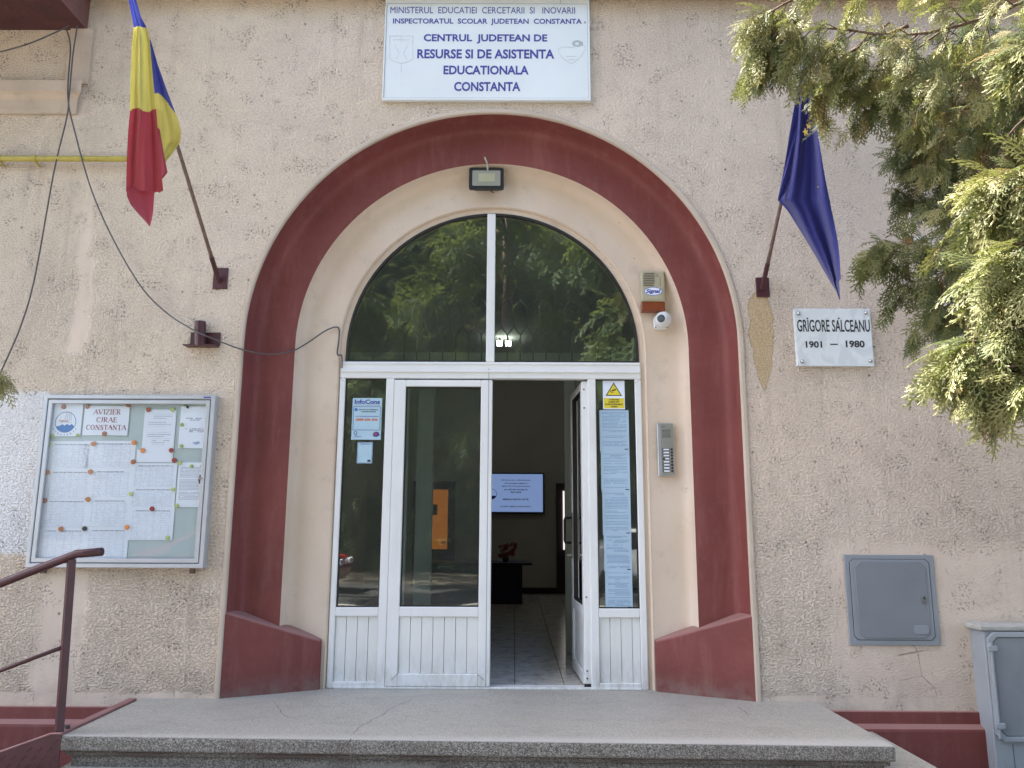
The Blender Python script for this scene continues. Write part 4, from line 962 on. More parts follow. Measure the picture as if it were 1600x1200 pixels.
# electric cabinet at the right edge
cb = thing('electric_cabinet', (3.4, -.1, -.45), 'tall grey blue electric cabinet with strap hinged door at the right edge', 'cabinet')
cx0, cx1, cz1 = at(1518, 985, -.02).x, at(1518, 985, -.02).x + .78, at(1520, 984, -.1).z
MB().box(cx0 + .0, cx1, -.15, .005, -.449, cz1).build('body', CABM, cb, bevel=.006)
MB().box(cx0 - .03, cx1 + .03, -.165, .004, cz1 + .001, cz1 + .035).build('lid', CABL, cb, bevel=.008)
fx0, fz1, fz0 = at(1552, 1060, -.17).x, at(1560, 991, -.17).z, at(1560, 1156, -.17).z
fx1 = fx0 + .56
MB().ring(cham(fx0 - .012, fx1 + .012, fz0 - .012, fz1 + .012, .04), cham(fx0 + .018, fx1 - .018, fz0 + .018, fz1 - .018, .03), -.175, -.1501).build('door_lip', CABM, cb, bevel=.003)
MB().prism(cham(fx0 + .022, fx1 - .022, fz0 + .022, fz1 - .022, .03), -.166, -.1502).build('door', plain('grey cabinet door', (.235, .26, .285), .5, .2, 3, dirt=.2), cb, bevel=.002)
m_ = MB(); m_.tube([(fx0 - .004, -.185, fz0 + .01), (fx0 - .004, -.185, fz1 - .05)], .009, 8); m_.build('hinge_rod', CABM, cb)
for z in (fz1 - .10, fz0 + .07):
    MB().box(fx0 - .028, fx0 + .032, -.198, -.176, z, z + .032).build('hinge', CABM, cb, bevel=.003)
MB().box(fx0 + .09, fx0 + .094, -.1525, -.1501, -.44, fz0 - .03).build('panel_seam', plain('seam grey', (.12, .15, .18), .6), cb)

# ------------------------------------------------------------------ wall fittings
sr = thing('alarm_siren', (.95, .2, 2.68), 'ivory alarm siren with amber base and oval blue label', 'alarm')
ys = .245; a, b, c_ = P2(999, 423, ys), P2(1040, 471, ys), P2(1040, 486, ys)
sx0, sx1 = a[0] + .01, b[0] - .002
MB().box(sx0, sx1, ys, .312, b[1], a[1]).build('casing', SIREN, sr, bevel=.010, seg=2)
MB().box(sx0 + .002, sx1 - .002, ys + .002, .312, c_[1], b[1] - .0005).build('amber_base', SIRENR, sr, bevel=.004)
W_, H_ = sx1 - sx0, a[1] - b[1]
for i in range(8): MB().box(sx0 + W_ * (.1 + (i == 0) * .05), sx0 + W_ * (.58 - (i > 5) * .05), ys - .003, ys + .002, a[1] - H_ * (.10 + i * .057), a[1] - H_ * (.075 + i * .057)).build('grille_slot', plain('siren slot', (.12, .12, .09), .6), sr)
for i in range(2): MB().box(sx0 + W_ * (.62), sx0 + W_ * .76, ys - .001, ys + .002, a[1] - H_ * (.14 + i * .05), a[1] - H_ * (.125 + i * .05)).build('grille_slot', plain('siren slot', (.12, .12, .09), .6), sr)
MB().box(sx0 + W_ * .80, sx0 + W_ * .82, ys - .001, ys + .002, a[1] - H_ * .5, a[1] - H_ * .2).build('grille_slot', plain('siren slot', (.12, .12, .09), .6), sr)
MB().prism(rr(sx0 + W_ * .12, sx1 - W_ * .1, b[1] + H_ * .05, b[1] + H_ * .48, .02), ys - .006, ys).build('raised_cover', SIREN, sr, bevel=.002)
cx_, cz_ = (sx0 + sx1) / 2, b[1] + H_ * .32
MB().prism(circ(cx_, cz_, W_ * .37, 24, H_ * .125), ys - .0072, ys - .0061).build('oval_label', PAPER, sr)
m_ = MB(); m_.ring(circ(cx_, cz_, W_ * .385, 24, H_ * .135), circ(cx_, cz_, W_ * .36, 24, H_ * .12), ys - .0078, ys - .0073); m_.build('label_outline', BLUEINK, sr)
text('Signal', cx_, cz_ - H_ * .09, W_ * .62, H_ * .16, ys - .0082, plain('label blue', (.04, .06, .32), .6), sr, bold=.03, shear=.25)
dc = thing('security_camera', (1.05, .2, 2.5), 'white dome security camera mounted just below the alarm siren', 'camera')
q = P2(1036, 500, .245); MB().prism(rr(q[0] - .062, q[0] + .045, q[1] - .062, q[1] + .04, .02), .278, .3125).build('base_plate', CAMW, dc, bevel=.004)
b_ = bmesh.new(); bmesh.ops.create_uvsphere(b_, u_segments=28, v_segments=18, radius=.062, matrix=Matrix.Translation((q[0], .24, q[1])))
me = bpy.data.meshes.new('ball'); b_.to_mesh(me); b_.free(); me.polygons.foreach_set('use_smooth', [True] * len(me.polygons)); me.materials.append(CAMW)
o = bpy.data.objects.new('ball_housing', me); COL.objects.link(o); o.parent = dc; me.transform(Matrix.Translation(-parent_world(dc)))
cc_ = Vector((q[0], .24, q[1])); d_ = Vector((-.42, -.88, -.06)).normalized()
m_ = MB(); m_.tube([cc_ + d_ * .045, cc_ + d_ * .062, cc_ + d_ * .066], [.031, .029, .024], 18); m_.build('lens', LENS, dc, smooth=False)
m_ = MB(); m_.tube([cc_ + d_ * .05, cc_ + d_ * .0585], [.039, .036], 18); m_.build('lens_ring', CAMW, dc)
for dx in (-.05, .035): MB().prism(circ(q[0] + dx, q[1] - .05, .005, 8), .2745, .2778).build('screw', DGREY, dc)

ic = thing('intercom_panel', (1.05, .23, 1.45), 'silver door intercom with speaker grille and eight call buttons', 'intercom')
yi = .283; a, b = P2(1028, 661, yi), P2(1053, 744, yi); ix0, ix1 = X([(1026, 664), (1030, 742)], yi), X([(1051, 664), (1055.5, 742)], yi)
MB().box(ix0, ix1, yi, .3115, b[1], a[1]).build('casing', ICOML, ic, bevel=.004); W_, H_ = ix1 - ix0, a[1] - b[1]
MB().box(ix0 + W_ * .2, ix1 - .006, yi - .003, yi - .0001, b[1] + .006, a[1] - .006).build('face_plate', ICOM, ic)
MB().box(ix0 + W_ * .28, ix0 + W_ * .82, yi - .0045, yi - .003, a[1] - H_ * .28, a[1] - H_ * .12).build('speaker_grille', plain('grille dark', (.13, .13, .11), .6), ic)
m_ = MB()
for i in range(7): m_.box(ix0 + W_ * .28, ix0 + W_ * .82, yi - .0055, yi - .0046, a[1] - H_ * (.275 - i * .023), a[1] - H_ * (.265 - i * .023))
m_.build('grille_bars', ICOM, ic)
MB().box(ix0 + W_ * .28, ix0 + W_ * .5, yi - .0036, yi - .003, a[1] - H_ * .075, a[1] - H_ * .065).build('maker_mark', DGREY, ic)
for i in range(8):
    z = a[1] - H_ * (.50 + i * .058)
    MB().box(ix0 + W_ * .26, ix0 + W_ * .72, yi - .0042, yi - .003, z - H_ * .022, z + H_ * .022).build('label_holder', DGREY, ic)
    MB().box(ix0 + W_ * (.33 + .1 * (i == 3)), ix0 + W_ * .68, yi - .0056, yi - .0043, z - H_ * .014, z + H_ * .012).build('name_label', PAPER, ic)
    disc(ix0 + W_ * .84, z, W_ * .065, yi - .009, yi - .003, 10).build('button', BLACK, ic)

fl = thing('floodlight', (-.17, .2, 3.7), 'small black floodlight mounted at the top of the inner arch', 'lamp')
yf = .21; a, b = P2(733, 262, yf), P2(787, 295, yf)
MB().prism(rr(a[0], b[0], b[1], a[1], .015), yf, yf + .035).build('housing', BLACK, fl, bevel=.004)
MB().prism(rr(a[0] + .026, b[0] - .026, b[1] + .024, a[1] - .024, .008), yf - .003, yf - .0001).build('reflector', FLOODG, fl)
w_, h_ = b[0] - a[0], a[1] - b[1]
MB().box(a[0] + w_ * .28, b[0] - w_ * .26, yf - .005, yf - .0031, b[1] + h_ * .33, a[1] - h_ * .28).build('diode_plate', FLOODL, fl)
m_ = MB(); c0 = P2(762, 263, .20); c1 = P2(757, 246, .165)
m_.tube([(c0[0], .215, c0[1] - .01), (c0[0] - .005, .19, c0[1] + .04), (c1[0], .165, c1[1] + .003)], .007, 6); m_.build('supply_cable', plain('white cable', (.5, .48, .44), .6), fl)
m_ = MB().box(a[0] + .04, b[0] - .04, yf + .036, .3135, b[1] + .03, b[1] + .05); m_.build('mounting_bracket', BLACK, fl)
m_ = MB(); q = P2(765, 297, .25); m_.tube([(q[0], .23, q[1] + .02), (q[0] + .01, .25, q[1] - .008), (q[0] + .03, .30, q[1] + .0)], .004, 5); m_.build('wire_tail', BLACK, fl)

def poleflag(name, brp, rect, label, cat, pdir, Lp):
    t = thing(name, (brp.x, 0, brp.z), label, cat)
    x0, x1, z0, z1 = rect
    MB().box(x0, x1, -.010, 0, z0, z1).build('bracket_plate', REDMET, t, bevel=.002)
    e = brp + pdir * Lp; s = brp + Vector((0, -.012, -.0))
    m = MB(); m.tube([s, s + pdir * .20], .017, 10); m.build('socket', REDMET, t)
    m = MB(); m.tube([s + pdir * .19, s + pdir * .28, e], [.0145, .0125, .011], 10); m.build('pole', RUST, t, smooth=True)
    return t
brL = at(343, 440, 0); dL = (at(283, 232, -.80) - brL).normalized(); dL.x = 0; dL.normalize()
a, b = at(335, 419, 0), at(355, 452, 0)
FLg = poleflag('flagpole', brL, (a.x, b.x, b.z, a.z), 'rusty steel flagpole with red bracket on the wall left of the arch', 'flagpole', dL, 2.3)
brR = at(1190, 452, 0); dR = Vector((0, -.73, .69)).normalized()
a, b = at(1180, 434, 0), at(1202.5, 464.5, 0)
FRg = poleflag('flagpole', brR, (a.x, b.x, b.z, a.z), 'rusty steel flagpole with red bracket on the wall right of the arch', 'flagpole', dR, 1.75)
def interp(rows, y):
    for (y0, a0, b0), (y1, a1, b1) in zip(rows[:-1], rows[1:]):
        if y0 <= y <= y1:
            t = (y - y0) / (y1 - y0) if y1 > y0 else 0; return a0 + (a1 - a0) * t, b0 + (b1 - b0) * t
    return rows[-1][1], rows[-1][2]
def cloth_mesh(rows, Yf, matf, nu=26, step=3.0, amp=.02, folds=3.0, ph=0.0, skew=0.0):
    m = MB(); y = rows[0][0]; ys_ = []
    while y < rows[-1][0]: ys_.append(y); y += step
    ys_.append(rows[-1][0]); vs = []
    for j, y in enumerate(ys_):
        a, b = interp(rows, y); g = min(1, (y - rows[0][0]) / 120 + .25)
        for i in range(nu + 1):
            u = i / nu; px = a + (b - a) * u
            Yv = Yf(y, u) + amp * g * math.sin(u * folds * 6.283 + ph + y * skew) + amp * .35 * math.sin(u * folds * 13.1 + y * .021)
            wy = y + 1.2 * math.sin(u * 7 + y * .05)
            vs.append(at(px, wy, Yv))
    fs = []; mi = []
    for j in range(len(ys_) - 1):
        for i in range(nu):
            k = j * (nu + 1) + i; fs.append((k, k + nu + 1, k + nu + 2, k + 1)); mi.append(matf((ys_[j] + ys_[j + 1]) / 2, a_px(rows, ys_[j], (i + .5) / nu)))
    m.add(vs, fs); m.mi = mi; return m
def a_px(rows, y, u): a, b = interp(rows, y); return a + (b - a) * u
front = [(-22, 188, 212), (0, 201, 213), (25, 206, 220), (42, 209, 229), (65, 206, 234), (100, 205, 237), (140, 203, 241), (172, 203, 244), (210, 200, 247), (250, 198, 251), (296, 197, 255), (299, 197, 254)]
tip = [(292, 198, 243), (305, 198, 241), (320, 204, 240), (335, 216, 239), (345, 225, 237), (353, 232, 235)]
back = [(62, 231, 235), (100, 232, 246), (135, 234, 259), (165, 236, 270), (190, 236, 279), (206, 236, 283), (222, 236, 282), (238, 238, 271), (254, 240, 258)]
backr = [(165, 236, 246), (200, 240, 249), (240, 240, 256), (268, 240, 262), (276, 240, 256), (280, 242, 252), (300, 242, 251)]
rf = thing('tricolour_flag', brL + dL * 1.6, 'blue yellow and red flag hanging folded from the left flagpole', 'flag')
MT = [CBLUE, CYEL, CRED, CHEM]
def mf_(y, px):
    if y < 42: return 3 if px < 208 and y > -30 and px < 200 + y * .16 else 0
    return 1 if y < 172 + 3 * math.sin(px * .2) else 2
cloth_mesh(front, lambda y, u: -1.60 + .0013 * y + .05 * u, mf_, amp=.018, folds=1.6, step=2.0).build('front_fold', MT, rf, smooth=True)
cloth_mesh(tip, lambda y, u: -1.23 + .1 * u, lambda y, px: 2, amp=.01, folds=1.0).build('lower_corner', MT, rf, smooth=True)
def mb_(y, px): return 0 if y < 146 + 34 * max(0, (px - 244) / 31) ** 1.6 else 1
cloth_mesh(back, lambda y, u: min(-1.55 + .0030 * y, -.88) - .02 + .03 * u, mb_, amp=.014, folds=1.3, ph=2, step=2.0).build('back_fold', MT, rf, smooth=True)
cloth_mesh(backr, lambda y, u: min(-1.57 + .0030 * y, -.98) + .02 * u, lambda y, px: 2, amp=.008, folds=1, step=3).build('inner_fold', MT, rf, smooth=True)
ef = thing('blue_star_flag', brR + dR * 1.3, 'deep blue flag with golden stars hanging from the right flagpole', 'flag')
erow = [(88, 1262, 1270), (120, 1252, 1267), (150, 1244, 1266), (170, 1240, 1270), (200, 1236, 1276), (240, 1229.5, 1283), (280, 1222, 1290), (312, 1215, 1296), (314, 1216, 1297), (322, 1224, 1298), (332, 1232, 1300), (350, 1243, 1304), (375, 1259, 1309), (400, 1275, 1312), (420, 1286, 1313), (436, 1295, 1314), (440, 1297, 1311), (455, 1306, 1312), (468, 1311, 1313)]
def eY(y, u): return -1.02 + (y - 88) * .0017 * (1 - u * .45) - .05 * u
cloth_mesh(erow, eY, lambda y, px: 0, nu=34, amp=.05, folds=1.5, ph=.6, step=3, skew=.004).build('cloth', EBLUE, ef, smooth=True)
wr = [(86, 1259, 1271), (130, 1248, 1262), (170, 1240, 1253), (215, 1233, 1247), (260, 1225.5, 1240), (300, 1217.5, 1228), (313, 1215, 1219)]
cloth_mesh(wr, lambda y, u: eY(y, 0) - .045, lambda y, px: 0, nu=12, amp=.014, folds=1.2, ph=1.2, skew=.05).build('pole_wrap', EBLUE, ef, smooth=True)
def star(px, py, r, rot, Y, clip=None):
    c = at(px, py, Y); pts = []
    for i in range(10):
        a = rot + math.pi * i / 5 + math.pi / 2; q = r if i % 2 == 0 else r * .42; pts.append((c.x + q * math.cos(a) * .75, c.z + q * math.sin(a)))
    MB().prism(pts, Y, Y + .0015).build('star', STAR, ef)
star(1259, 206, .028, .2, eY(206, .6) - .055); star(1264, 197, .026, -.2, eY(197, .75) - .057); star(1278, 292, .007, 0, eY(292, .85) - .05)

hb = thing('empty_flag_holder', (-2.2, -.04, 2.4), 'dark red steel flag holder box with an empty upright tube', 'bracket')
a, b = at(298, 520, -.0), at(344, 541, -.0)
MB().box(a.x + .005, b.x, -.012, 0, b.z, a.z).build('back_plate', REDMET, hb, bevel=.002)
MB().box(a.x - .015, b.x - .005, -.085, -.0, b.z - .012, b.z - .004).build('shelf_plate', REDMET, hb, bevel=.002)
c1 = at(313, 540, -.05); c2 = at(312, 503, -.05)
m_ = MB(); m_.tube([(c1.x, -.052, c1.z - .005), (c2.x + .005, -.052, c2.z)], .038, 18, False); m_.tube([(c1.x, -.052, c1.z), (c2.x + .005, -.052, c2.z)], .033, 18, False); m_.ring([(c2.x + .005 + .038 * math.cos(k / 18 * 6.283), .038 * math.sin(k / 18 * 6.283)) for k in range(18)], [(c2.x + .005 + .033 * math.cos(k / 18 * 6.283), .033 * math.sin(k / 18 * 6.283)) for k in range(18)], 0, 0)
n4 = 72; 
for i in range(len(m_.v) - n4, len(m_.v)): x, y, z = m_.v[i]; m_.v[i] = (x, -.052 + z, c2.z + .0005)
m_.build('tube', REDMET, hb)

gp = thing('gas_pipe', (-3.8, -.06, 3.78), 'yellow painted gas pipe clipped along the upper left wall', 'pipe')
zc = at(100, 248, -.06).z; xe = at(206, 248, -.06).x
m_ = MB(); m_.tube([(-7, -.06, zc), (xe - .03, -.06, zc), (xe, -.055, zc), (xe + .02, -.035, zc), (xe + .022, .0, zc)], .021, 12); m_.build('pipe', YEL, gp, smooth=True)
for px in (0, 55):
    x = at(px, 248, -.06).x; m_ = MB(); m_.tube([(x - .012, -.06, zc), (x + .012, -.06, zc)], .026, 12); m_.tube([(x, -.06, zc - .02), (x, 0, zc - .035)], .007, 6); m_.build('pipe_clip', YEL, gp)

def cable(name, pts, r, label, mat=CABLE):
    P = [at(*p) for p in pts]; Q = []
    for i in range(len(P) - 1):
        p0, p1, p2, p3 = P[max(i - 1, 0)], P[i], P[i + 1], P[min(i + 2, len(P) - 1)]
        for k in range(8):
            t = k / 8; Q.append(.5 * ((2 * p1) + (p2 - p0) * t + (2 * p0 - 5 * p1 + 4 * p2 - p3) * t * t + (3 * p1 - p0 - 3 * p2 + p3) * t ** 3))
    Q.append(P[-1]); o = MB(); o.tube(Q, r, 6); o = o.build(name, mat, smooth=True); return props(o, label, 'cable', 'cables hanging across the left wall')
cable('cable', [(121, 40, -.10), (114, 85, -.10), (108, 150, -.10), (104, 185, -.09), (84, 270, -.07), (55, 430, -.05), (34, 505, -.04), (10, 562, -.03), (-20, 625, -.02)], .0052, 'thin cable dropping from the balcony corner to the left edge')
cable('cable', [(104, 46, -.10), (110, 75, -.10), (106, 150, -.10), (118, 210, -.09), (144, 300, -.08), (180, 380, -.07), (222, 450, -.06), (262, 490, -.05), (303, 516, -.10), (330, 528, -.10), (378, 546, -.03), (420, 553.5, .07), (455, 549, .16), (480, 536, .24), (505, 519, .285), (520, 512, .295), (529, 513, .298), (529.5, 530, .300), (527, 553, .300), (534, 556, .303), (534, 575, .31)], .0052, 'long slack cable looping across the red arch into the door frame')
cable('cable', [(-20, 86, -.5), (40, 70, -.45), (88, 50, -.35), (108, 40, -.2)], .0045, 'short thin cable under the balcony slab in the corner')
cs = thing('pipe_stub', at(1430, 377, -.05), 'short white pipe stub with a rusty end in the wall among branches', 'pipe')
p = at(1426, 375, -.03); m_ = MB(); m_.tube([(p.x - .03, 0, p.z + .0), (p.x, -.04, p.z)], .03, 10); m_.build('rusty_collar', plain('orange rust', (.25, .09, .04), .8), cs)
m_ = MB(); m_.tube([(p.x, -.05, p.z), (p.x + .12, -.06, p.z - .02)], .02, 10); m_.build('white_pipe', PVC, cs)

# ------------------------------------------------------------------ foliage
def frond(nside=11, nsub=4, droop=.38, wid=.019):
    """flat feathery conifer spray of unit length along +x, quads as (4,3) arrays"""
    Q = []
    def seg(a, b, w):
        a, b = np.array(a), np.array(b); t = b - a; n = np.array([-t[1], t[0], 0]); n /= (np.linalg.norm(n) + 1e-9)
        Q.append([a - n * w, b - n * w * .55, b + n * w * .55, a + n * w])
    def zc(x, y): return -droop * x * x - .25 * abs(y) ** 1.5
    pr = None
    for i in range(4):
        x0, x1 = i / 4, (i + 1) / 4; seg((x0, 0, zc(x0, 0)), (x1, 0, zc(x1, 0)), wid * (1.2 - x0 * .5))
    for i in range(nside):
        f = .1 + .86 * i / (nside - 1); s = 1 if i % 2 else -1
        L = (.42 * (1 - f) ** .7 + .07) * random.uniform(.8, 1.15); ang = rad(random.uniform(36, 52)); 
        dx, dy = math.cos(ang), s * math.sin(ang)
        e = (f + dx * L, dy * L); seg((f, 0, zc(f, 0)), (e[0], e[1], zc(e[0], e[1])), wid)
        k = max(2, int(nsub * L / .3))
        for j in range(k):
            g = .2 + .72 * j / k; s2 = 1 if j % 2 else -1; l = L * .42 * (1 - g * .5); a2 = math.atan2(dy, dx) + s2 * rad(40)
            b0 = (f + dx * L * g, dy * L * g); b1 = (b0[0] + math.cos(a2) * l, b0[1] + math.sin(a2) * l)
            seg((b0[0], b0[1], zc(*b0)), (b1[0], b1[1], zc(*b1) - random.uniform(-.015, .03)), wid * .95)
    return np.array(Q)
FR = [frond() for _ in range(5)]; FRC = [frond(7, 2, .3, .034) for _ in range(3)]
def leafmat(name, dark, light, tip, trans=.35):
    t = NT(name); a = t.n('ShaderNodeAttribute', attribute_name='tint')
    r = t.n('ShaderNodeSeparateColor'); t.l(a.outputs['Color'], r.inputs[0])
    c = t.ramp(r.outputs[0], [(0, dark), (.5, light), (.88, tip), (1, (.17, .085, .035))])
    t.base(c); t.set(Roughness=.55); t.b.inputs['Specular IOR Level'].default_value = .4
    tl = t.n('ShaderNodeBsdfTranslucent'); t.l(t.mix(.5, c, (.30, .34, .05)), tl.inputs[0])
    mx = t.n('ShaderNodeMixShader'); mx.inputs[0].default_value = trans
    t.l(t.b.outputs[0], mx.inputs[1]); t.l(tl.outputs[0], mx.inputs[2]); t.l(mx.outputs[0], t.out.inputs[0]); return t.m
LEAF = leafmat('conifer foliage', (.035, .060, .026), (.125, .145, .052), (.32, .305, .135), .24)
LEAFT = leafmat('street tree foliage', (.065, .105, .045), (.115, .175, .075), (.17, .23, .10), .5)
BARK = plain('brown bark', (.12, .08, .055), .9, .3, 14, bump=.01)
def fronds(name, items, mat, parent, temps):
    """items: list of (pos, dir, normal, scale, tint)"""
    if not items: return None
    allv, tint = [], []
    for p, d, up, s, tn in items:
        d = d / (np.linalg.norm(d) + 1e-9); y = np.cross(up, d); y /= (np.linalg.norm(y) + 1e-9); z = np.cross(d, y)
        F = temps[random.randrange(len(temps))]; v = (F.reshape(-1, 3) @ np.array([d, y, z])) * s + p
        allv.append(v); tint.append(np.full(len(v), tn) + rng.uniform(-.06, .06, len(v)))
    v = np.concatenate(allv); tn = np.clip(np.concatenate(tint), 0, 1); nq = len(v) // 4
    off = np.array(parent_world(parent)) if parent is not None else 0
    me = bpy.data.meshes.new(name); me.vertices.add(len(v)); me.vertices.foreach_set('co', (v - off).ravel())
    me.loops.add(nq * 4); me.loops.foreach_set('vertex_index', np.arange(nq * 4)); me.polygons.add(nq)
    me.polygons.foreach_set('loop_start', np.arange(nq) * 4); me.polygons.foreach_set('loop_total', np.full(nq, 4))
    ca = me.color_attributes.new('tint', 'FLOAT_COLOR', 'POINT'); c4 = np.stack([tn, tn, tn, np.ones_like(tn)], 1); ca.data.foreach_set('color', c4.ravel())
    me.materials.append(mat); me.update(); me.validate()
    o = bpy.data.objects.new(name, me); COL.objects.link(o)
    if parent is not None: o.parent = parent
    o['kind'] = 'stuff'; return o
def bez(P, t):
    k = (len(P) - 1) * t; i = min(int(k), len(P) - 2); f = k - i
    p0, p1, p2, p3 = P[max(i - 1, 0)], P[i], P[i + 1], P[min(i + 2, len(P) - 1)]
    return .5 * ((2 * p1) + (p2 - p0) * f + (2 * p0 - 5 * p1 + 4 * p2 - p3) * f * f + (3 * p1 - p0 - 3 * p2 + p3) * f ** 3)
DENS = .60
def bough(parent, pts, rad0, rad1, n, tint, fs=.17, hang=.55, thick=.010, spread=1.12, t0=0.0, dead=.03):  # tint puts light and shade into leaf colour: paler sunlit, darker inner boughs
    n = int(n * DENS); fs *= 1.02; hang *= 1.45
    """a limb from its root (first point) to its tip, with twigs carrying sprays"""
    P = [np.array(at(*p)) for p in pts]; m = MB()
    Q = [bez(P, i / 14) for i in range(15)]
    m.tube([Vector(q) for q in Q], [thick * (1 - .8 * i / 14) for i in range(15)], 6)
    items = []; ntw = max(4, n // 9)
    for k in range(ntw):
        t = min(1, t0 + (1 - t0) * (k + random.random()) / ntw); c = bez(P, t); d = bez(P, min(1, t + .03)) - bez(P, max(0, t - .03)); d /= (np.linalg.norm(d) + 1e-9)
        R = rad0 + (rad1 - rad0) * t
        side = rng.normal(size=3); side -= d * side.dot(d); side /= np.linalg.norm(side)
        side[2] = side[2] * .8 - .10; tw = (side * .95 + d * .55); tw /= np.linalg.norm(tw)
        L = R * random.uniform(.55, 1.1) * spread
        e = c + tw * L + np.array([0, 0, -.42 * L]); mid = c + tw * L * .5
        m.tube([Vector(c), Vector(mid), Vector(e)], [.0035, .0025, .0012], 4)
        nf = 9
        for j in range(nf):
            f = .25 + .75 * (j / (nf - 1)); p = c * (1 - f) ** 2 + 2 * mid * f * (1 - f) + e * f * f
            o_ = rng.normal(size=3); dd = tw * .9 + o_ * .55; dd[2] -= hang * random.uniform(.4, 1.4)
            up = np.array([random.uniform(-.5, .5), random.uniform(-1, .2), random.uniform(.2, 1)])
            tn = tint + random.uniform(-.25, .25) + .12 * f
            if random.random() < dead: tn = .98
            items.append((p, dd, up, fs * random.uniform(.6, 1.2), tn))
    o = m.build('bough', BARK, parent, smooth=True)
    fo = fronds('foliage', items, LEAF, o, FR)
    return o
cz = thing('conifer_tree', (4.9, -2.3, -.45), 'feathery cypress reaching its sunlit branches in from the right', 'tree')
m_ = MB(); m_.tube([(4.95, -2.3, -.45), (4.9, -2.25, 1.2), (4.8, -2.2, 3.2), (4.75, -2.1, 6.5)], [.17, .14, .10, .03], 12); m_.build('trunk', BARK, cz, smooth=True)
# upper spray reaching left over the flag, sunlit
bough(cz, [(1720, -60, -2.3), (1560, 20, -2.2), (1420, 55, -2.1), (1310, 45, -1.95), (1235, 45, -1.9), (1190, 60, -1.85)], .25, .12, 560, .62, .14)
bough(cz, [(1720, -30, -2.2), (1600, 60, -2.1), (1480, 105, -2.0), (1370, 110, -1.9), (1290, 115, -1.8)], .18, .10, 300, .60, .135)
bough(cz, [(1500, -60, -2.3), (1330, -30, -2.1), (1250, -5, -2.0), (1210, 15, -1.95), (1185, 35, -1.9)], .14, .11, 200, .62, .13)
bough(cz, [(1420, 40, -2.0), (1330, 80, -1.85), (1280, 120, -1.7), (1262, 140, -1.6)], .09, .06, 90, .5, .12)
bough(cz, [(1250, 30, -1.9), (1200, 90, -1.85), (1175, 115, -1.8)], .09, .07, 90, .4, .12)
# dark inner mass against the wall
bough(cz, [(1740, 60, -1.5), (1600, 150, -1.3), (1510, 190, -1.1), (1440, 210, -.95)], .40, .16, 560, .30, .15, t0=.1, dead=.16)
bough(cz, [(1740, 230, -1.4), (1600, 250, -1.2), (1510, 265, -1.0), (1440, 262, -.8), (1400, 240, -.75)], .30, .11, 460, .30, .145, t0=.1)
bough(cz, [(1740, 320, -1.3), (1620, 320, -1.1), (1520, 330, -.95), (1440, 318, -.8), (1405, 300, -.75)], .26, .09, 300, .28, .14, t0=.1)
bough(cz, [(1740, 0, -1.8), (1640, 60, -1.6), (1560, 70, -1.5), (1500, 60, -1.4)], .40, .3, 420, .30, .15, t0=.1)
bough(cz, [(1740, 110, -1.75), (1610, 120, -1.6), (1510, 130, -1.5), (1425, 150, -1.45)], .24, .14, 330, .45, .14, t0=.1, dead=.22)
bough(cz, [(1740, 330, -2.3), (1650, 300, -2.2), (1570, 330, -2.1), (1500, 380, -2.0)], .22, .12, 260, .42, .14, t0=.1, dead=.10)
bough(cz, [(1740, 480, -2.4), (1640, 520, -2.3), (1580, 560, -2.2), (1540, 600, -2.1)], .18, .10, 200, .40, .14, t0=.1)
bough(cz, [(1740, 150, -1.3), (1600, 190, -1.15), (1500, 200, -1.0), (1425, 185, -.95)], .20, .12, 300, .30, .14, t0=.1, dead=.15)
for k, (bx_, by_, yy_) in enumerate([(1400, 95, -1.9), (1440, 130, -1.8), (1350, 110, -1.85), (1470, 190, -1.7), (1520, 150, -1.9), (1560, 210, -2.0), (1300, 95, -1.85), (1490, 300, -1.5)]):
    bough(cz, [(bx_ + 90, by_ - 60, yy_ - .1), (bx_ + 30, by_ - 15, yy_), (bx_, by_ + 30, yy_ + .05), (bx_ - 12, by_ + 75, yy_ + .05)], .10, .05, 90, .45 + .03 * (k % 4), .13, hang=.9, thick=.006, t0=.2, dead=.08)
# middle spray, half lit
bough(cz, [(1740, 470, -1.9), (1620, 450, -1.8), (1520, 430, -1.7), (1430, 400, -1.6), (1370, 385, -1.55)], .24, .11, 420, .38, .14, t0=.1)
bough(cz, [(1700, 520, -1.8), (1590, 490, -1.7), (1500, 470, -1.6), (1420, 450, -1.5)], .20, .09, 260, .36, .14, t0=.1)
bough(cz, [(1600, 520, -1.3), (1520, 520, -1.2), (1460, 505, -1.1), (1425, 520, -1.05)], .14, .07, 120, .28, .13)
# lower right sunlit mass, nearest
bough(cz, [(1760, 180, -2.9), (1680, 240, -2.8), (1610, 270, -2.7), (1565, 290, -2.65), (1535, 320, -2.6)], .20, .07, 330, .55, .15, t0=.15)
bough(cz, [(1760, 380, -2.9), (1660, 380, -2.8), (1590, 400, -2.7), (1545, 430, -2.65)], .20, .08, 330, .52, .15, t0=.15)
bough(cz, [(1740, 520, -2.8), (1640, 510, -2.7), (1560, 530, -2.6), (1505, 535, -2.5), (1475, 560, -2.45)], .17, .07, 300, .52, .145, t0=.15)
bough(cz, [(1740, 590, -2.8), (1640, 570, -2.7), (1570, 575, -2.6), (1530, 600, -2.55)], .12, .09, 260, .58, .14, t0=.15)
bough(cz, [(1760, 90, -3.0), (1700, 90, -2.9), (1640, 60, -2.8), (1610, 60, -2.8)], .14, .07, 120, .52, .15, t0=.15)
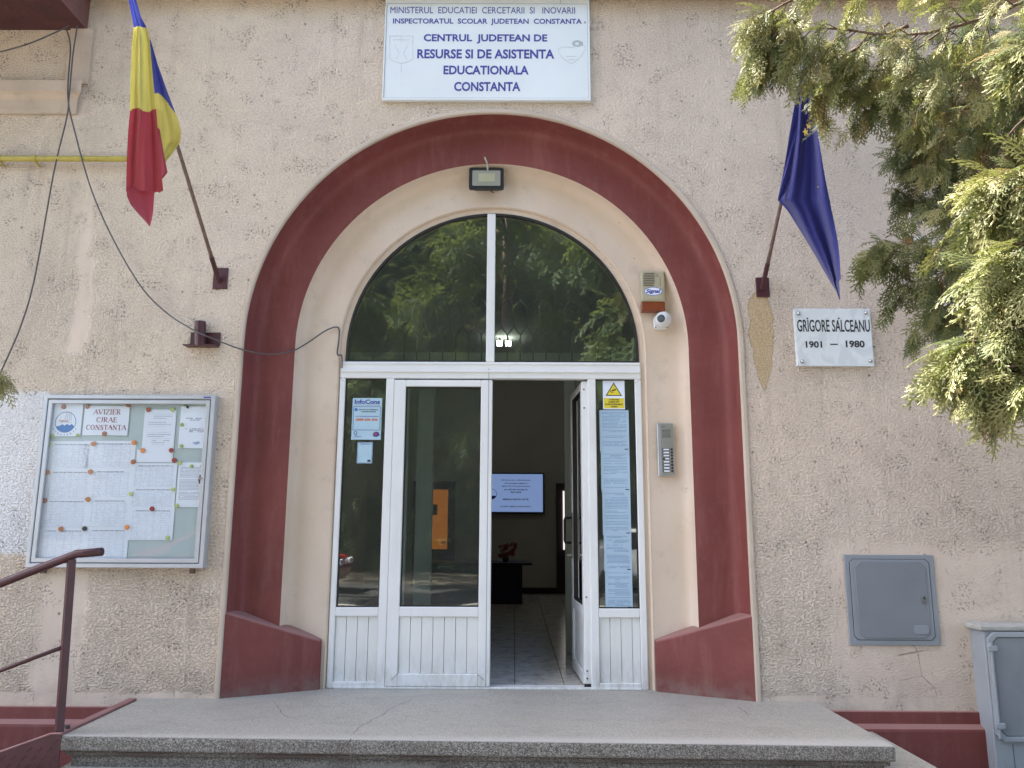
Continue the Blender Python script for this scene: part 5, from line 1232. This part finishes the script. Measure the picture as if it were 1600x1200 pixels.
# crown beyond the frame: closes the tree and shades the wall as the real one does
items = []
for i in range(900):
    h = random.uniform(1.2, 8.5); r_ = 1.5 * (1 - (h / 10)) * random.uniform(.5, 1); a = random.uniform(0, 6.283)
    x, y = 5.6 + r_ * math.cos(a) * .9, -2.3 + r_ * math.sin(a); 
    if x < 4.55 + max(0, h - 3.5) * .25: continue
    items.append((np.array([x, y, h]), np.array([math.cos(a), math.sin(a), -.6]) + rng.normal(size=3) * .3, np.array([0, 0, 1.]), random.uniform(.3, .5), random.uniform(.1, .7)))
fronds('crown', items, LEAF, cz, FR)
# sprig at the left edge
sp = thing('shrub_branch', at(-60, 640, -1.6), 'tiny yellow green leafy sprig poking in at the left edge', 'branch')
bough(sp, [(-170, 660, -2.0), (-80, 610, -2.0), (-14, 578, -2.0)], .06, .05, 110, .72, .10)

# street trees behind the viewer (their reflections fill the fanlight), crowns raised to block low sky
def street_tree(x, y, zb, zt_, R, label, n=1500, tint=.45, shape=1.0):
    t = thing('street_tree', (x, y, -.45), label, 'tree', 'trees across the pavement behind the viewer')
    m = MB(); m.tube([(x, y, -.45), (x + .1, y, 1.5), (x - .1, y + .1, zb + 1), (x, y, zt_ - 1)], [.2, .17, .14, .03], 10)
    limbs = []
    for k in range(14):
        a = k * 2.4; h = zb + (zt_ - zb) * random.uniform(.0, .8); rr_ = R * random.uniform(.5, .9)
        e = Vector((x + rr_ * math.cos(a), y + rr_ * math.sin(a), h + random.uniform(.2, 1.2))); m.tube([Vector((x, y, h - .4)), (Vector((x, y, h)) + e) / 2, e], [.06, .04, .015], 6); limbs.append(e)
    m.build('trunk', BARK, t, smooth=True); items = []
    cl = [(e, random.uniform(.5, .95)) for e in limbs] + [(Vector((x + random.uniform(-1, 1) * R * .8, y + random.uniform(-1, 1) * R * .8, random.uniform(zb, zt_))), random.uniform(.4, .9)) for _ in range(16)]
    for i in range(n):
        c, r2 = cl[i % len(cl)]; v = rng.normal(size=3); v /= np.linalg.norm(v); p = np.array(c) + v * r2 * random.uniform(.4, 1)
        d = v + np.array([0, 0, -.5]) + rng.normal(size=3) * .4
        items.append((p, d, np.array([0, 0, 1.]) + rng.normal(size=3) * .4, random.uniform(.4, .7), tint + random.uniform(-.3, .3)))
    fronds('crown', items, LEAFT, t, FRC)
hd = thing('sky_screen_hedge', (0, -19, -.45), 'tall evergreen row added across the road to block the low sky', 'sky_screen_hedge')  # added backdrop, raised high to block low sky and deepen the arch shade
items = []
for i in range(9500):
    x = random.uniform(-13, 13); z = random.uniform(-.3, 15 + 1.2 * math.sin(x * .8) + .7 * math.sin(x * 2.1)); y = -19 + random.uniform(-.5, .5) + .4 * math.sin(x * 1.3 + z)
    items.append((np.array([x, y, z]), np.array([random.uniform(-.6, .6), .8, random.uniform(-.9, .5)]), np.array([0, 0, 1.]) + rng.normal(size=3) * .3, random.uniform(.45, .8), random.uniform(.0, .6)))
fronds('hedge_foliage', items, LEAFT, hd, FRC)
m_ = MB()
for k in range(14): m_.tube([(-12.5 + k * 1.9, -19, -.45), (-12.4 + k * 1.9, -19, 5)], [.09, .03], 7)
m_.build('stems', BARK, hd)
MB().box(-13, 13, -19.45, -19.3, -.45, 14.2).build('sky_screen_panel', plain('dark screen panel', (.02, .03, .014), .95, .4, 4), hd)  # dark opaque panel added to close sky gaps in the foliage
street_tree(-4.2, -10.8, 2.6, 13.0, 2.6, 'dense bright green tree nearest the road on the left side', 4600)
street_tree(3.4, -10.4, 2.4, 12.5, 2.5, 'green tree nearest the road on the right side', 4200)
street_tree(-.2, -14.8, 3.0, 15.0, 3.0, 'tall tree across the road facing the doorway', 4500, .35)
street_tree(5.5, -15.8, 2.6, 10.0, 2.3, 'broad tree across the road at the right', 1500, .35)
street_tree(-6.5, -15.8, 2.6, 10.5, 2.3, 'broad tree across the road at the left', 1500, .35)

# parked cars across the pavement
def car(x, y, paint, label):
    t = thing('parked_car', (x, y, -.45), label, 'car', 'cars parked along the road behind the viewer')
    def put(m, nm, mat, **k):
        o = m.build(nm, mat, None, **k); o.parent = t; return o
    prof = [(-2.0, .28), (2.0, .28), (2.08, .55), (1.95, .78), (1.1, .90), (.45, 1.38), (-1.0, 1.42), (-1.7, .98), (-2.05, .88), (-2.1, .5)]
    put(MB().prism(prof, -.82, .82), 'body', paint, bevel=.06, seg=2)
    win = [(.98, .92), (.42, 1.31), (-.98, 1.35), (-1.5, .98)]
    for s in (-1, 1):
        put(MB().prism([(a, b) for a, b in win][::-1], s * .822 - .004, s * .822 + .004), 'side_window', LENS)
        for xx in (-1.25, 1.3):
            m = MB(); m.tube([(xx, s * .70, .31), (xx, s * .86, .31)], .31, 20); w_ = put(m, 'wheel', BLACK)
            m = MB(); m.tube([(xx, s * .80, .31), (xx, s * .875, .31)], .18, 14); r2 = m.build('rim', SILV, None); r2.parent = w_
    for s in (-.6, .6):
        put(MB().box(2.0, 2.09, s - .16, s + .16, .6, .74), 'headlight', PAPER, bevel=.02); put(MB().box(-2.11, -2.03, s - .14, s + .14, .68, .85), 'tail_light', SIRENR, bevel=.02)
    return t
car(-5.9, -12.2, plain('red car paint', (.45, .02, .02), .2), 'red parked hatchback on the near side of the road')
car(3.6, -13.4, plain('white car paint', (.75, .76, .78), .2), 'white parked hatchback further along the road')

print('tris', sum(sum(len(p.vertices) - 2 for p in o.data.polygons) if len(o.data.polygons) < 2000 else len(o.data.polygons) * 2 for o in bpy.data.objects if o.type == 'MESH'))
